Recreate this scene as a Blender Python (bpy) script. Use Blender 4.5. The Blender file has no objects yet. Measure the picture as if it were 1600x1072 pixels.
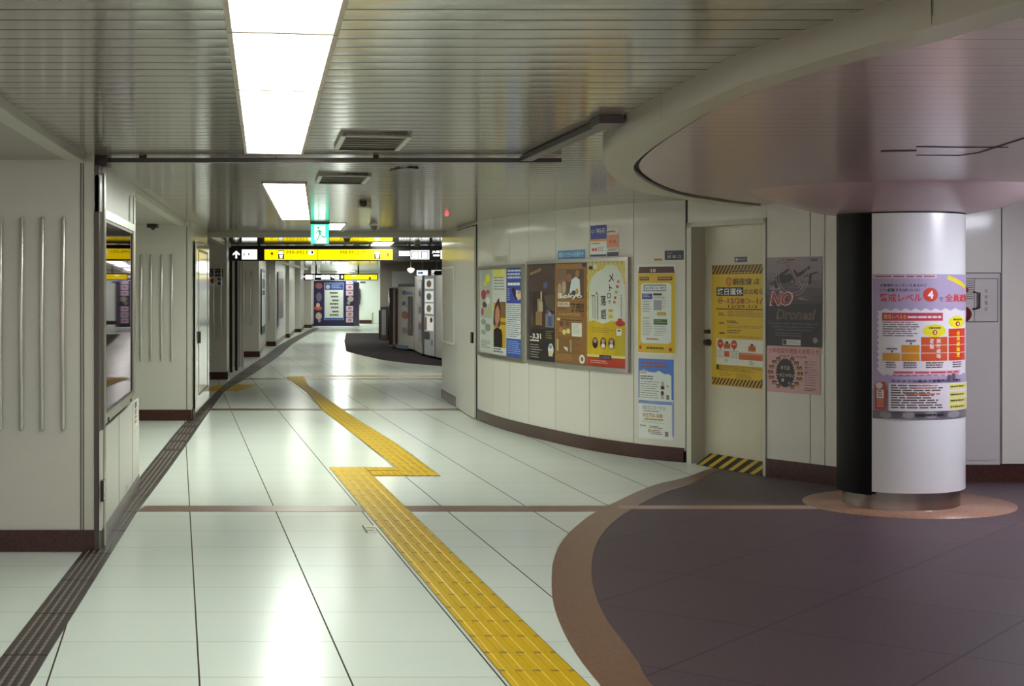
import bpy, bmesh, math, random
from mathutils import Vector, Matrix
random.seed(7)
S = bpy.context.scene
COL = S.collection
# ------------------------------------------------------------------ camera
F, CX, HY, CAMZ = 2350.0, 800.0, 452.0, 1.52      # focal length in pixels of a 1600 px frame, horizon row, eye height
cam = bpy.data.cameras.new('camera'); cam.sensor_width = 36; cam.lens = F * 36 / 1600
cam.shift_y = (HY - 536) / 1600; cam.clip_end = 300
co = bpy.data.objects.new('camera', cam); COL.objects.link(co)
co.location = (0, 0, CAMZ); co.rotation_euler = (math.pi / 2, 0, 0); S.camera = co
CEIL, SOFF = 2.30, 2.20
def X(px, Y): return (px - CX) / F * Y
def Z(py, Y): return CAMZ + (HY - py) / F * Y
def fl(px, py):                                     # point of the floor seen at a pixel
    Y = CAMZ * F / (py - HY); return (X(px, Y), Y)
def ce(px, py, z=CEIL):                             # point of a ceiling plane seen at a pixel
    Y = (z - CAMZ) * F / (HY - py); return (X(px, Y), Y)
def interp(pts, Y):                                 # pts: (Y, X) sorted
    if Y <= pts[0][0]:
        a, b = pts[0], pts[1]
    elif Y >= pts[-1][0]:
        a, b = pts[-2], pts[-1]
    else:
        for a, b in zip(pts, pts[1:]):
            if a[0] <= Y <= b[0]: break
    return a[1] + (b[1] - a[1]) * (Y - a[0]) / (b[0] - a[0])
# ------------------------------------------------------------------ materials
def lin(h):
    h = h.lstrip('#'); c = [int(h[i:i+2], 16) / 255 for i in (0, 2, 4)]
    return tuple(x / 12.92 if x <= .04045 else ((x + .055) / 1.055) ** 2.4 for x in c) + (1,)
_M = {}
def mat(h, rough=.45, metal=0, coat=0, noise=.06, spec=.5, emit=0, bump=0, nscale=30, trans=0):
    key = (h, rough, metal, coat, noise, spec, emit, bump, nscale)
    if key in _M: return _M[key]
    m = bpy.data.materials.new('paint_' + h.lstrip('#')); m.use_nodes = True
    nt = m.node_tree; b = nt.nodes['Principled BSDF']; c = lin(h)
    b.inputs['Roughness'].default_value = rough; b.inputs['Metallic'].default_value = metal
    b.inputs['Specular IOR Level'].default_value = spec
    b.inputs['Coat Weight'].default_value = coat; b.inputs['Coat Roughness'].default_value = .10
    b.inputs['Base Color'].default_value = c
    if noise:
        g = nt.nodes.new('ShaderNodeNewGeometry')
        n = nt.nodes.new('ShaderNodeTexNoise'); n.inputs['Scale'].default_value = nscale; n.inputs['Detail'].default_value = 4
        nt.links.new(g.outputs['Position'], n.inputs['Vector'])
        r = nt.nodes.new('ShaderNodeMapRange'); r.inputs['To Min'].default_value = 1 - noise; r.inputs['To Max'].default_value = 1 + noise
        nt.links.new(n.outputs['Fac'], r.inputs['Value'])
        mx = nt.nodes.new('ShaderNodeVectorMath'); mx.operation = 'SCALE'; mx.inputs[0].default_value = c[:3]
        nt.links.new(r.outputs['Result'], mx.inputs['Scale']); nt.links.new(mx.outputs['Vector'], b.inputs['Base Color'])
        if bump:
            bp = nt.nodes.new('ShaderNodeBump'); bp.inputs['Strength'].default_value = bump; bp.inputs['Distance'].default_value = .003
            nt.links.new(n.outputs['Fac'], bp.inputs['Height']); nt.links.new(bp.outputs['Normal'], b.inputs['Normal'])
    if emit:
        b.inputs['Emission Color'].default_value = c; b.inputs['Emission Strength'].default_value = emit
    _M[key] = m; return m
def N(nt, t, **kw):
    n = nt.nodes.new(t)
    for k, v in kw.items(): setattr(n, k, v)
    return n
def math_(nt, op, a, b=None, c=None):
    n = N(nt, 'ShaderNodeMath', operation=op)
    for i, v in enumerate((a, b, c)):
        if v is None: continue
        if isinstance(v, (int, float)): n.inputs[i].default_value = v
        else: nt.links.new(v, n.inputs[i])
    return n.outputs[0]
def tile_material():
    m = bpy.data.materials.new('glazed_floor_tile'); m.use_nodes = True; nt = m.node_tree
    b = nt.nodes['Principled BSDF']
    g = N(nt, 'ShaderNodeNewGeometry'); s = N(nt, 'ShaderNodeSeparateXYZ'); nt.links.new(g.outputs['Position'], s.inputs[0])
    x, y = s.outputs[0], s.outputs[1]
    # long joints run with the corridor, cross joints across it
    u = math_(nt, 'DIVIDE', math_(nt, 'ADD', math_(nt, 'ADD', x, 1.196), math_(nt, 'MULTIPLY', math_(nt, 'SUBTRACT', y, 5.76), .2225)), .588)
    v = math_(nt, 'DIVIDE', math_(nt, 'SUBTRACT', y, 5.893), .593)
    def near(t, w):
        f = math_(nt, 'ABSOLUTE', math_(nt, 'SUBTRACT', math_(nt, 'FRACT', math_(nt, 'ADD', t, .5)), .5))
        return math_(nt, 'LESS_THAN', f, w)
    ju, jv = near(u, .0062), near(v, .0048)
    # per tile tone
    cmb = N(nt, 'ShaderNodeCombineXYZ')
    nt.links.new(math_(nt, 'FLOOR', u), cmb.inputs[0]); nt.links.new(math_(nt, 'FLOOR', v), cmb.inputs[1])
    wn = N(nt, 'ShaderNodeTexWhiteNoise'); nt.links.new(cmb.outputs[0], wn.inputs['Vector'])
    no = N(nt, 'ShaderNodeTexNoise'); no.inputs['Scale'].default_value = 1.4; no.inputs['Detail'].default_value = 5
    nt.links.new(g.outputs['Position'], no.inputs['Vector'])
    tone = math_(nt, 'ADD', math_(nt, 'MULTIPLY', wn.outputs['Value'], .03), math_(nt, 'MULTIPLY_ADD', no.outputs['Fac'], .03, .95))
    sc = N(nt, 'ShaderNodeVectorMath', operation='SCALE'); sc.inputs[0].default_value = lin('#d2d8cf')[:3]
    nt.links.new(tone, sc.inputs['Scale'])
    mx = N(nt, 'ShaderNodeMix', data_type='RGBA'); nt.links.new(jv, mx.inputs['Factor']); nt.links.new(sc.outputs[0], mx.inputs['A']); mx.inputs['B'].default_value = lin('#8b8668')
    mx2 = N(nt, 'ShaderNodeMix', data_type='RGBA'); nt.links.new(ju, mx2.inputs['Factor']); nt.links.new(mx.outputs['Result'], mx2.inputs['A']); mx2.inputs['B'].default_value = lin('#352a1b')
    nt.links.new(mx2.outputs['Result'], b.inputs['Base Color'])
    nt.links.new(math_(nt, 'MAXIMUM', .21, math_(nt, 'MULTIPLY', math_(nt, 'MAXIMUM', ju, jv), .7)), b.inputs['Roughness'])
    b.inputs['IOR'].default_value = 1.17
    bp = N(nt, 'ShaderNodeBump'); bp.inputs['Strength'].default_value = .5; bp.inputs['Distance'].default_value = .002
    nt.links.new(math_(nt, 'SUBTRACT', 1, math_(nt, 'MAXIMUM', ju, jv)), bp.inputs['Height']); nt.links.new(bp.outputs[0], b.inputs['Normal'])
    return m
def slate_material():
    m = bpy.data.materials.new('dark_slate_paving'); m.use_nodes = True; nt = m.node_tree
    b = nt.nodes['Principled BSDF']
    g = N(nt, 'ShaderNodeNewGeometry'); mp = N(nt, 'ShaderNodeMapping'); mp.inputs['Rotation'].default_value = (0, 0, .62); mp.inputs['Location'].default_value = (.3, .15, 0)
    nt.links.new(g.outputs['Position'], mp.inputs['Vector'])
    br = N(nt, 'ShaderNodeTexBrick'); br.inputs['Scale'].default_value = 1; br.inputs['Brick Width'].default_value = .9; br.inputs['Row Height'].default_value = .9
    br.inputs['Mortar Size'].default_value = .006; br.inputs['Mortar Smooth'].default_value = .3; br.offset = 0
    br.inputs['Color1'].default_value = lin('#55454a'); br.inputs['Color2'].default_value = lin('#4e3f45'); br.inputs['Mortar'].default_value = lin('#2c2428')
    nt.links.new(mp.outputs[0], br.inputs['Vector'])
    no = N(nt, 'ShaderNodeTexNoise'); no.inputs['Scale'].default_value = 90; no.inputs['Detail'].default_value = 3; nt.links.new(g.outputs['Position'], no.inputs['Vector'])
    mu = N(nt, 'ShaderNodeVectorMath', operation='SCALE'); nt.links.new(br.outputs['Color'], mu.inputs[0])
    nt.links.new(math_(nt, 'MULTIPLY_ADD', no.outputs['Fac'], 1.0, .5), mu.inputs['Scale'])
    nt.links.new(mu.outputs[0], b.inputs['Base Color']); b.inputs['Roughness'].default_value = .5; b.inputs['Specular IOR Level'].default_value = .3
    return m
def granite(h, rough=.3):
    m = bpy.data.materials.new('granite_' + h.lstrip('#')); m.use_nodes = True; nt = m.node_tree
    b = nt.nodes['Principled BSDF']; g = N(nt, 'ShaderNodeNewGeometry')
    v = N(nt, 'ShaderNodeTexVoronoi'); v.inputs['Scale'].default_value = 130; nt.links.new(g.outputs['Position'], v.inputs['Vector'])
    s = N(nt, 'ShaderNodeSeparateColor'); nt.links.new(v.outputs['Color'], s.inputs[0])
    sc = N(nt, 'ShaderNodeVectorMath', operation='SCALE'); sc.inputs[0].default_value = lin(h)[:3]
    nt.links.new(math_(nt, 'MULTIPLY_ADD', s.outputs[0], .7, .65), sc.inputs['Scale']); nt.links.new(sc.outputs[0], b.inputs['Base Color'])
    b.inputs['Roughness'].default_value = rough; return m
M_TILE, M_SLATE = tile_material(), slate_material()
M_BROWN, M_BASE = granite('#6f4a3a'), granite('#3f2019', .25)
M_RINGL = granite('#9a7562')
M_WALL = mat('#c6c2b8', .32, coat=.12, noise=.03, nscale=60)
M_WALLR = mat('#ccc8be', .4, coat=.24, noise=.03, nscale=60)
M_SLAT = mat('#a0978f', .13, metal=.3, noise=.03, nscale=8)
M_GLOSSC = mat('#a19b8c', .07, metal=.4, noise=.03, nscale=8)
M_SOFF = mat('#c6abb0', .22, noise=.03, nscale=8)
M_FASC = mat('#9a9182', .4, noise=.03)
M_LIP = mat('#bdb6a6', .35, noise=.03)
M_TRIM = mat('#b9b5a8', .3)
M_GAP = mat('#17120f', .6)
M_STEEL = mat('#a6a098', .22, metal=1, noise=.05, nscale=15)
M_ALU = mat('#b7b4ab', .28, metal=.9)
M_DSTEEL = mat('#4a4240', .35, metal=.7)
M_BLACK = mat('#0c0a0b', .22, noise=0)
M_YEL = mat('#c9a205', .5, spec=.15, noise=.12, nscale=60, bump=.1)
# ------------------------------------------------------------------ mesh builder
class MB:
    def __init__(s): s.v, s.f, s.mi, s.mats, s.sm = [], [], [], [], []
    def m(s, mt):
        if mt not in s.mats: s.mats.append(mt)
        return s.mats.index(mt)
    def add(s, vs, fs, mt, smooth=False):
        o = len(s.v); s.v += [tuple(p) for p in vs]; k = s.m(mt)
        for f in fs: s.f.append([i + o for i in f]); s.mi.append(k); s.sm.append(smooth)
        return s
    def box(s, x0, x1, y0, y1, z0, z1, mt):
        return s.prism([(x0, y0), (x1, y0), (x1, y1), (x0, y1)], z0, z1, mt)
    def prism(s, poly, z0, z1, mt, smooth=False):
        a = sum(p[0] * q[1] - q[0] * p[1] for p, q in zip(poly, poly[1:] + poly[:1]))
        if a < 0: poly = poly[::-1]
        n = len(poly); vs = [(p[0], p[1], z0) for p in poly] + [(p[0], p[1], z1) for p in poly]
        s.add(vs, [list(range(n))[::-1], list(range(n, 2 * n))], mt)
        s.add(vs, [[i, (i + 1) % n, n + (i + 1) % n, n + i] for i in range(n)], mt, smooth); return s
    def obox(s, p, d, l, w, z0, z1, mt):            # oriented box: start p, direction d, length l, half-width w
        n = (-d[1], d[0])
        q = lambda t, k: (p[0] + d[0] * t + n[0] * k, p[1] + d[1] * t + n[1] * k)
        return s.prism([q(0, -w), q(l, -w), q(l, w), q(0, w)], z0, z1, mt)
    def ribbon(s, a, b, z, mt, thick=.002):         # strip of floor between two polylines
        n = len(a); vs = [(p[0], p[1], z) for p in a] + [(p[0], p[1], z) for p in b] + [(p[0], p[1], z - thick) for p in a] + [(p[0], p[1], z - thick) for p in b]
        up = [[i, i + 1, n + i + 1, n + i] for i in range(n - 1)]
        sd = [[2*n + i, 2*n + i + 1, i + 1, i] for i in range(n - 1)] + [[n + i, n + i + 1, 3*n + i + 1, 3*n + i] for i in range(n - 1)]
        return s.add(vs, up + sd, mt)
    def lathe(s, c, prof, mt, n=48, a0=0, a1=2 * math.pi, smooth=True, axis='z'):
        full = abs(a1 - a0 - 2 * math.pi) < 1e-6; k = n if full else n + 1; vs = []
        for r, z in prof:
            for i in range(k):
                a = a0 + (a1 - a0) * i / n
                if axis == 'z': vs.append((c[0] + r * math.cos(a), c[1] + r * math.sin(a), c[2] + z))
                else: vs.append((c[0] + r * math.cos(a), c[1] - z, c[2] + r * math.sin(a)))
        fs = []
        for j in range(len(prof) - 1):
            for i in range(n):
                i2 = (i + 1) % k if full else i + 1
                fs.append([j * k + i, j * k + i2, (j + 1) * k + i2, (j + 1) * k + i])
        return s.add(vs, fs, mt, smooth)
    def tube(s, pts, r, mt, n=10):
        vs, fs = [], []
        P = [Vector(p) for p in pts]
        for i, p in enumerate(P):
            t = (P[min(i + 1, len(P) - 1)] - P[max(i - 1, 0)]).normalized()
            a = t.orthogonal().normalized(); b = t.cross(a)
            if i and (a - A).length > (a + A).length: pass
            A = a
            for k in range(n):
                w = 2 * math.pi * k / n; vs.append(p + a * (r * math.cos(w)) + b * (r * math.sin(w)))
        for i in range(len(P) - 1):
            for k in range(n): fs.append([i*n + k, i*n + (k+1) % n, (i+1)*n + (k+1) % n, (i+1)*n + k])
        fs.append(list(range(n))[::-1]); fs.append([(len(P)-1)*n + k for k in range(n)])
        return s.add(vs, fs, mt, True)
    def build(s, name, parent=None, **props):
        me = bpy.data.meshes.new(name); me.from_pydata(s.v, [], s.f)
        for mt in s.mats: me.materials.append(mt)
        me.polygons.foreach_set('material_index', s.mi); me.polygons.foreach_set('use_smooth', s.sm); me.update()
        o = bpy.data.objects.new(name, me); COL.objects.link(o)
        if parent: o.parent = parent; o.matrix_parent_inverse = Matrix.Translation(-parent.location) if not parent.parent else (Matrix.Translation(-root_loc(parent)))
        for k, v in props.items(): o[k] = v
        return o
def root_loc(o):
    v = Vector(o.location)
    while o.parent: o = o.parent; v = Vector(o.location)
    return v
def tag(o, label, cat, group=None):
    o['label'] = label; o['category'] = cat
    if group: o['group'] = group
    return o
def thing(name, loc, label, cat, group=None):
    o = bpy.data.objects.new(name, None); o.empty_display_size = .1; COL.objects.link(o); o.location = loc
    return tag(o, label, cat, group)
def struct(mb, name, parent=None):
    o = mb.build(name, parent)
    if not parent: o['kind'] = 'structure'
    return o
def copy_tree(root, dx, label=None, group=None):
    r = root.copy(); COL.objects.link(r); r.location = Vector(root.location) + Vector(dx)
    if label: r['label'] = label
    for ch in root.children:
        c = ch.copy(); COL.objects.link(c); c.parent = r
        for g in ch.children:
            d = g.copy(); COL.objects.link(d); d.parent = c
    return r
# ------------------------------------------------------------------ surfaces that posters and panels lie on
class Flat:
    step = None
    def __init__(s, p, q):
        s.p = p; L = math.hypot(q[0]-p[0], q[1]-p[1]); s.L = L; s.d = ((q[0]-p[0])/L, (q[1]-p[1])/L)
        n = (s.d[1], -s.d[0]); s.n = n
    def pt(s, u, z, n=0): return (s.p[0] + s.d[0]*u + s.n[0]*n, s.p[1] + s.d[1]*u + s.n[1]*n, z)
    lo = property(lambda s: -3); hi = property(lambda s: s.L + 3)
class Curved(Flat):
    step = .03
    def __init__(s, pts):
        P = []
        for i in range(len(pts) - 1):
            p0, p1, p2, p3 = pts[max(i-1, 0)], pts[i], pts[i+1], pts[min(i+2, len(pts)-1)]
            for k in range(12):
                t = k / 12
                P.append(tuple(.5*((2*p1[j]) + (p2[j]-p0[j])*t + (2*p0[j]-5*p1[j]+4*p2[j]-p3[j])*t*t + (-p0[j]+3*p1[j]-3*p2[j]+p3[j])*t**3) for j in (0, 1)))
        P.append(pts[-1]); s.P = P; s.c = [0]
        for a, b in zip(P, P[1:]): s.c.append(s.c[-1] + math.hypot(b[0]-a[0], b[1]-a[1]))
        s.L = s.c[-1]
        s.t = []
        for i in range(len(P)):
            a, b = P[max(i-1, 0)], P[min(i+1, len(P)-1)]; l = math.hypot(b[0]-a[0], b[1]-a[1]); s.t.append(((b[0]-a[0])/l, (b[1]-a[1])/l))
    def pt(s, u, z, n=0):
        i = 0
        while i < len(s.c) - 2 and s.c[i+1] < u: i += 1
        f = (u - s.c[i]) / (s.c[i+1] - s.c[i]); g = min(max(f, 0), 1)
        p = [s.P[i][j] + (s.P[i+1][j] - s.P[i][j]) * f for j in (0, 1)]
        t = [s.t[i][j] + (s.t[i+1][j] - s.t[i][j]) * g for j in (0, 1)]; l = math.hypot(*t)
        return (p[0] + t[1]/l*n, p[1] - t[0]/l*n, z)
    lo = property(lambda s: 0); hi = property(lambda s: s.L)
class Cyl(Flat):
    step = .014
    def __init__(s, c, r): s.c, s.r = c, r; s.b = math.atan2(c[0], c[1])
    def pt(s, u, z, n=0):                            # u = arc length from the line of sight, growing to the right
        a = u / s.r; r = s.r + n; w = a - s.b
        return (s.c[0] + r*math.sin(w), s.c[1] - r*math.cos(w), z)
    lo = property(lambda s: -s.r*1.5); hi = property(lambda s: s.r*1.5)
def u_at(sf, px):
    a, b = sf.lo, sf.hi
    for _ in range(50):
        m = (a + b) / 2; p = sf.pt(m, 0)
        if p[0] / p[1] * F + CX < px: a = m
        else: b = m
    return (a + b) / 2
def z_at(sf, u, py): return Z(py, sf.pt(u, 0)[1])
_TX = {}
def text_geo(s, bold):
    if (s, bold) not in _TX:
        c = bpy.data.curves.new('lettering', 'FONT'); c.body = s; c.size = 1; c.offset = bold; c.resolution_u = 2
        o = bpy.data.objects.new('lettering', c); me = bpy.data.meshes.new_from_object(o)
        vs = [(v.co.x, v.co.y) for v in me.vertices]; fs = [list(p.vertices) for p in me.polygons]
        bpy.data.objects.remove(o); bpy.data.curves.remove(c); bpy.data.meshes.remove(me)
        x0, x1 = min(v[0] for v in vs), max(v[0] for v in vs); y0, y1 = min(v[1] for v in vs), max(v[1] for v in vs)
        _TX[(s, bold)] = ([((x-x0)/(x1-x0), (y-y0)/(y1-y0)) for x, y in vs], fs)
    return _TX[(s, bold)]
class Print:
    """A printed sheet or panel on a surface; drawn in its own design box, x right and y down."""
    def __init__(s, sf, u0, u1, z0, z1, box=(0, 0, 1, 1), rough=.4, base=0.003, emit=0):
        s.sf, s.u0, s.u1, s.z0, s.z1, s.b, s.rough, s.n, s.k, s.mb, s.emit = sf, u0, u1, z0, z1, box, rough, base, 0, MB(), emit
    def mt(s, h, e=None):
        if not isinstance(h, str): return h
        e = s.emit if e is None else e
        return mat(h, s.rough, noise=.03, nscale=80, emit=e)
    def poly(s, vs, fs, h, e=None, lift=None):
        s.k += 1; x0, y0, x1, y1 = s.b; m = s.mt(h, e)
        U = [(s.u0 + (x-x0)/(x1-x0)*(s.u1-s.u0), s.z1 - (y-y0)/(y1-y0)*(s.z1-s.z0)) for x, y in vs]
        st = s.sf.step
        if st and math.floor(max(p[0] for p in U)/st) > math.floor(min(p[0] for p in U)/st):
            bm = bmesh.new(); bv = [bm.verts.new((p[0], p[1], 0)) for p in U]
            for f in fs:
                try: bm.faces.new([bv[i] for i in f])
                except ValueError: pass
            e_ = max(p[0] for p in U); a = (math.floor(min(p[0] for p in U)/st)+1)*st
            while a < e_:
                bmesh.ops.bisect_plane(bm, geom=bm.verts[:] + bm.edges[:] + bm.faces[:], plane_co=(a, 0, 0), plane_no=(1, 0, 0)); a += st
            bm.verts.index_update(); U = [(v.co.x, v.co.y) for v in bm.verts]; fs = [[v.index for v in f.verts] for f in bm.faces]; bm.free()
        n = s.n + s.k * (.0001 if s.sf.pt(s.u0, 0)[1] < 21 else .0006) if lift is None else lift
        s.mb.add([s.sf.pt(u, z, n) for u, z in U], fs, m); return s
    def rect(s, x0, y0, x1, y1, h, e=None): return s.poly([(x0, y1), (x1, y1), (x1, y0), (x0, y0)], [[0, 1, 2, 3]], h, e)
    def shape(s, pts, h, e=None):
        a = sum(p[0]*q[1]-q[0]*p[1] for p, q in zip(pts, pts[1:] + pts[:1]))
        return s.poly(pts if a < 0 else pts[::-1], [list(range(len(pts)))], h, e)
    def disc(s, x, y, rx, ry, h, n=20, e=None): return s.shape([(x + rx*math.cos(2*math.pi*i/n), y + ry*math.sin(2*math.pi*i/n)) for i in range(n)], h, e)
    def ring(s, x, y, rx, ry, t, h, n=28):
        vs = [(x + rx*k*math.cos(2*math.pi*i/n), y + ry*k*math.sin(2*math.pi*i/n)) for k in (1, 1-t) for i in range(n)]
        return s.poly(vs, [[(i+1) % n, i, n+i, n+(i+1) % n][::1] for i in range(n)], h)
    def text(s, x0, y0, x1, y1, t, h, bold=0, slant=0, e=None):
        vs, fs = text_geo(t, bold)
        return s.poly([(x0 + x*(x1-x0) + slant*y*(y1-y0), y1 - y*(y1-y0)) for x, y in vs], fs, h, e)
    def lines(s, x0, y0, x1, y1, n, h, fill=.5, rag=.35, words=True):
        # rows of small print far below reading size
        ph = (y1-y0)/n; vs, fs = [], []
        for i in range(n):
            y = y0 + ph*i; x = x0; end = x1 - (x1-x0)*random.random()*rag
            while x < end:
                w = min((x1-x0)*random.uniform(.08, .3) if words else end-x, end-x); k = len(vs)
                vs += [(x, y+ph*fill), (x+w, y+ph*fill), (x+w, y), (x, y)]; fs.append([k, k+1, k+2, k+3]); x += w + (x1-x0)*.025
        return s.poly(vs, fs, h)
    def stripes(s, x0, y0, x1, y1, n, h, lean=1.0):
        # diagonal hazard bars clipped to a band
        w = (x1-x0)/n; d = (y1-y0)*lean
        for i in range(-3, n+1):
            a = x0 + w*i; pts = [(a, y1), (a+w*.5, y1), (a+w*.5+d, y0), (a+d, y0)]; out = []
            for lim, sg in ((x0, 1), (x1, -1)):
                out = []
                for p, q in zip(pts, pts[1:] + pts[:1]):
                    ip, iq = (p[0]-lim)*sg >= 0, (q[0]-lim)*sg >= 0
                    if ip: out.append(p)
                    if ip != iq:
                        t = (lim-p[0])/(q[0]-p[0]); out.append((lim, p[1]+(q[1]-p[1])*t))
                pts = out
                if len(pts) < 3: break
            if len(pts) >= 3: s.shape(pts, h); s.k -= 1
        s.k += 1; return s
    def build(s, name, label=None, cat=None, group=None, parent=None):
        o = s.mb.build(name, parent)
        if label: tag(o, label, cat, group)
        return o
def on(sf, x0, x1, yt, yb, box=None, **kw):
    """A sheet seen between pixel columns x0..x1; yt/yb rows at its middle."""
    u0, u1 = u_at(sf, x0), u_at(sf, x1); um = (u0+u1)/2
    return Print(sf, u0, u1, z_at(sf, um, yb), z_at(sf, um, yt), box or (0, 0, 1, 1), **kw)
def slab(sf, u0, u1, z0, z1, n0, n1, mt, mb=None):
    """A plate that follows a surface."""
    mb = mb or MB(); k = max(1, int((u1-u0) / (sf.step or 99)) + (1 if sf.step else 0))
    us = [u0 + (u1-u0)*i/k for i in range(k+1)]
    vs = [sf.pt(u, z, n) for n in (n0, n1) for z in (z0, z1) for u in us]; w = k+1
    fs = []
    for i in range(k):
        fs += [[2*w+i, 2*w+i+1, 3*w+i+1, 3*w+i], [i, w+i, w+i+1, i+1], [i, i+1, 2*w+i+1, 2*w+i], [w+i, 3*w+i, 3*w+i+1, w+i+1]]
    fs += [[0, 2*w, 3*w, w], [k, w+k, 3*w+k, 2*w+k]]
    return mb.add(vs, fs, mt)
def frame_on(sf, u0, u1, z0, z1, t, n0, n1, mt, mb=None):
    mb = mb or MB()
    slab(sf, u0, u1, z1-t, z1, n0, n1, mt, mb); slab(sf, u0, u1, z0, z0+t, n0, n1, mt, mb)
    slab(sf, u0, u0+t, z0+t, z1-t, n0, n1, mt, mb); slab(sf, u1-t, u1, z0+t, z1-t, n0, n1, mt, mb); return mb
# ================================================================== FLOOR
YMIN, YMAX, XR = -3.0, 68.0, 7.0
struct(MB().box(-11, XR, YMIN, YMAX, -.08, 0, M_TILE), 'floor')
RO = [(1180, 716), (1116, 731), (1072, 746), (1017, 760), (959, 786), (918.5, 808), (882, 841), (865.5, 874), (862, 910), (865.5, 947), (882, 991), (907.5, 1033), (938.6, 1072)]
RI = [(1190, 719), (1123, 735), (1079, 757), (1035.5, 771), (988, 795), (951, 823), (929.5, 855.5), (924, 896), (931, 932), (948, 969), (970, 998), (999, 1038), (1019, 1072)]
ro = [fl(*p) for p in RO]; ri = [fl(*p) for p in RI]
ro += [(.52, 4.6), (.80, 3.6), (1.25, 2.4), (2.2, .6), (3.4, -1.0), (4.6, -2.4)]; ri += [(.72, 4.75), (1.02, 3.7), (1.5, 2.5), (2.45, .75), (3.6, -.8), (4.8, -2.2)]
def smooth(pts, k=6):
    c = Curved(pts); return [c.pt(c.L*i/(len(pts)*k), 0)[:2] for i in range(len(pts)*k+1)]
c_o, c_i = Curved(ro), Curved(ri); n = 110
so = [c_o.pt(c_o.L*i/n, 0)[:2] for i in range(n+1)]; si = [c_i.pt(c_i.L*i/n, 0)[:2] for i in range(n+1)]
plaza = si + [(XR, -2.2), (XR, 12.2), (2.6, 12.2)]
struct(MB().prism(plaza, 0, .0012, M_SLATE), 'floor')
struct(MB().ribbon(so, si, .0022, M_BROWN), 'trim_1')
# brown cross bands
def band(y0, y1, x0, x1, name, mt=M_BROWN, z=.0016, cut=None):
    ya, yb = CAMZ*F/(y1-HY), CAMZ*F/(y0-HY)
    return struct(MB().box(X(x0, ya), X(x1, ya), ya, yb, 0, z, mt), name)
band(790.5, 799.5, 212, 955, 'trim_2')
band(790.5, 796, 968, 1330, 'trim_3', M_RINGL, .003)
band(638.5, 641.5, 320, 735, 'trim_4')
band(586.5, 589, 446, 720, 'trim_5', mat('#b08a3c', .35)); band(591.3, 593, 360, 720, 'trim_6')
# ring of granite round the column
CC = (X(1407, 10.7), 10.7)
struct(MB().lathe((CC[0]+.05, CC[1]-.02, 0), [(.0, .0034), (.74, .0034), (.74, .001)], M_RINGL), 'trim_7')
# second plaza beyond the right wall
p2 = [fl(*p) for p in [(541, 520.5), (538, 533), (541, 549), (568, 556), (600, 563), (640, 568), (700, 573)]] + [(0, 28.9)]
struct(MB().ribbon(p2, [(2.5 + .01*i, q[1]) for i, q in enumerate(p2)], .003, mat('#3d3437', .85, spec=.05, noise=.25, nscale=60), .003), 'floor')
# tactile paving, two runs that jog sideways
def tactile(L, R, joint, name, label):
    mb = MB(); a, b = L[0], L[-1]
    mb.ribbon(L, R, .004, M_YEL, .004)
    cl, cr = Curved(L) if len(L) > 2 else Flat(L[0], L[1]), Curved(R) if len(R) > 2 else Flat(R[0], R[1])
    nb = int(cl.L / .3)
    for k in range(nb):
        for j in range(4):
            f0, f1 = .07 + j*.24, .07 + j*.24 + .15
            q = lambda t, f: tuple(cl.pt(cl.L*t, 0)[i]*(1-f) + cr.pt(cr.L*t, 0)[i]*f for i in (0, 1))
            t0, t1 = (k+.012)/nb, (k+.988)/nb
            vs = [(*q(t0, f0), .004), (*q(t0, f1), .004), (*q(t1, f1), .004), (*q(t1, f0), .004)]
            g = .022
            w = [(*q(t0, f0+g), .006), (*q(t0, f1-g), .006), (*q(t1, f1-g), .006), (*q(t1, f0+g), .006)]
            mb.add(vs + w, [[4, 5, 6, 7], [0, 1, 5, 4], [1, 2, 6, 5], [2, 3, 7, 6], [3, 0, 4, 7]], M_YEL)
        if k:
            mb.add([(*q(k/nb-.0011, 0), .0046), (*q(k/nb-.0011, 1), .0046), (*q(k/nb+.0011, 1), .0046), (*q(k/nb+.0011, 0), .0046)], [[0, 1, 2, 3]], M_YJ)
    for f in (-.014, 1.0):
        e0, e1 = f, f+.014
        mb.add([(*q(0, e0), .0042), (*q(0, e1), .0042), (*q(1, e1), .0042), (*q(1, e0), .0042)] if len(L) < 3 else [(*q(i/24, e), .0042) for i in range(25) for e in (e0, e1)], [[0, 1, 2, 3]] if len(L) < 3 else [[2*i, 2*i+1, 2*i+3, 2*i+2] for i in range(24)], M_YJ)
    return tag(mb.build(name), label, 'tactile paving')
M_YJ = mat('#7d620f', .6)
n0 = fl(515, 731); n1 = fl(799, 1072); r0 = fl(589, 744); r1 = fl(920, 1072)
d = (n1[0]-n0[0])/(n1[1]-n0[1])
at = lambda p, Y: (p[0] + d*(Y-p[1]), Y)
Yn, Yf = 12.22, 12.83
tactile([at(n1, 3.0), at(n1, Yf)], [at(r1, 3.0), at(r1, Yf)], .3, 'tactile_paving', 'long yellow ribbed guide strip crossing the white tiles beside the brown granite arc')
LT = [fl(*p) for p in [(688-72, 730.6), (540.5, 669), (504, 641), (479, 613), (446.6, 589.4)]]
RT = [fl(*p) for p in [(688, 744), (616, 691.7), (549, 649.7), (481.6, 602), (474.6, 588)]]
LT[0] = (X(637, 12.22), 12.22); RT[0] = (X(688, 12.22), 12.22)
tactile(LT, RT, .3, 'tactile_paving', 'far yellow ribbed guide strip running on from the sideways jog to the brown cross line')
mb = MB(); xa, xb = at(r1, Yf)[0], X(616, Yf); xc, xd = at(r1, Yn)[0], X(625, Yn)
mb.prism([(xc, Yn), (X(640, Yn), Yn), (xb, Yf), (xa, Yf)], 0, .0042, M_YEL)
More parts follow.
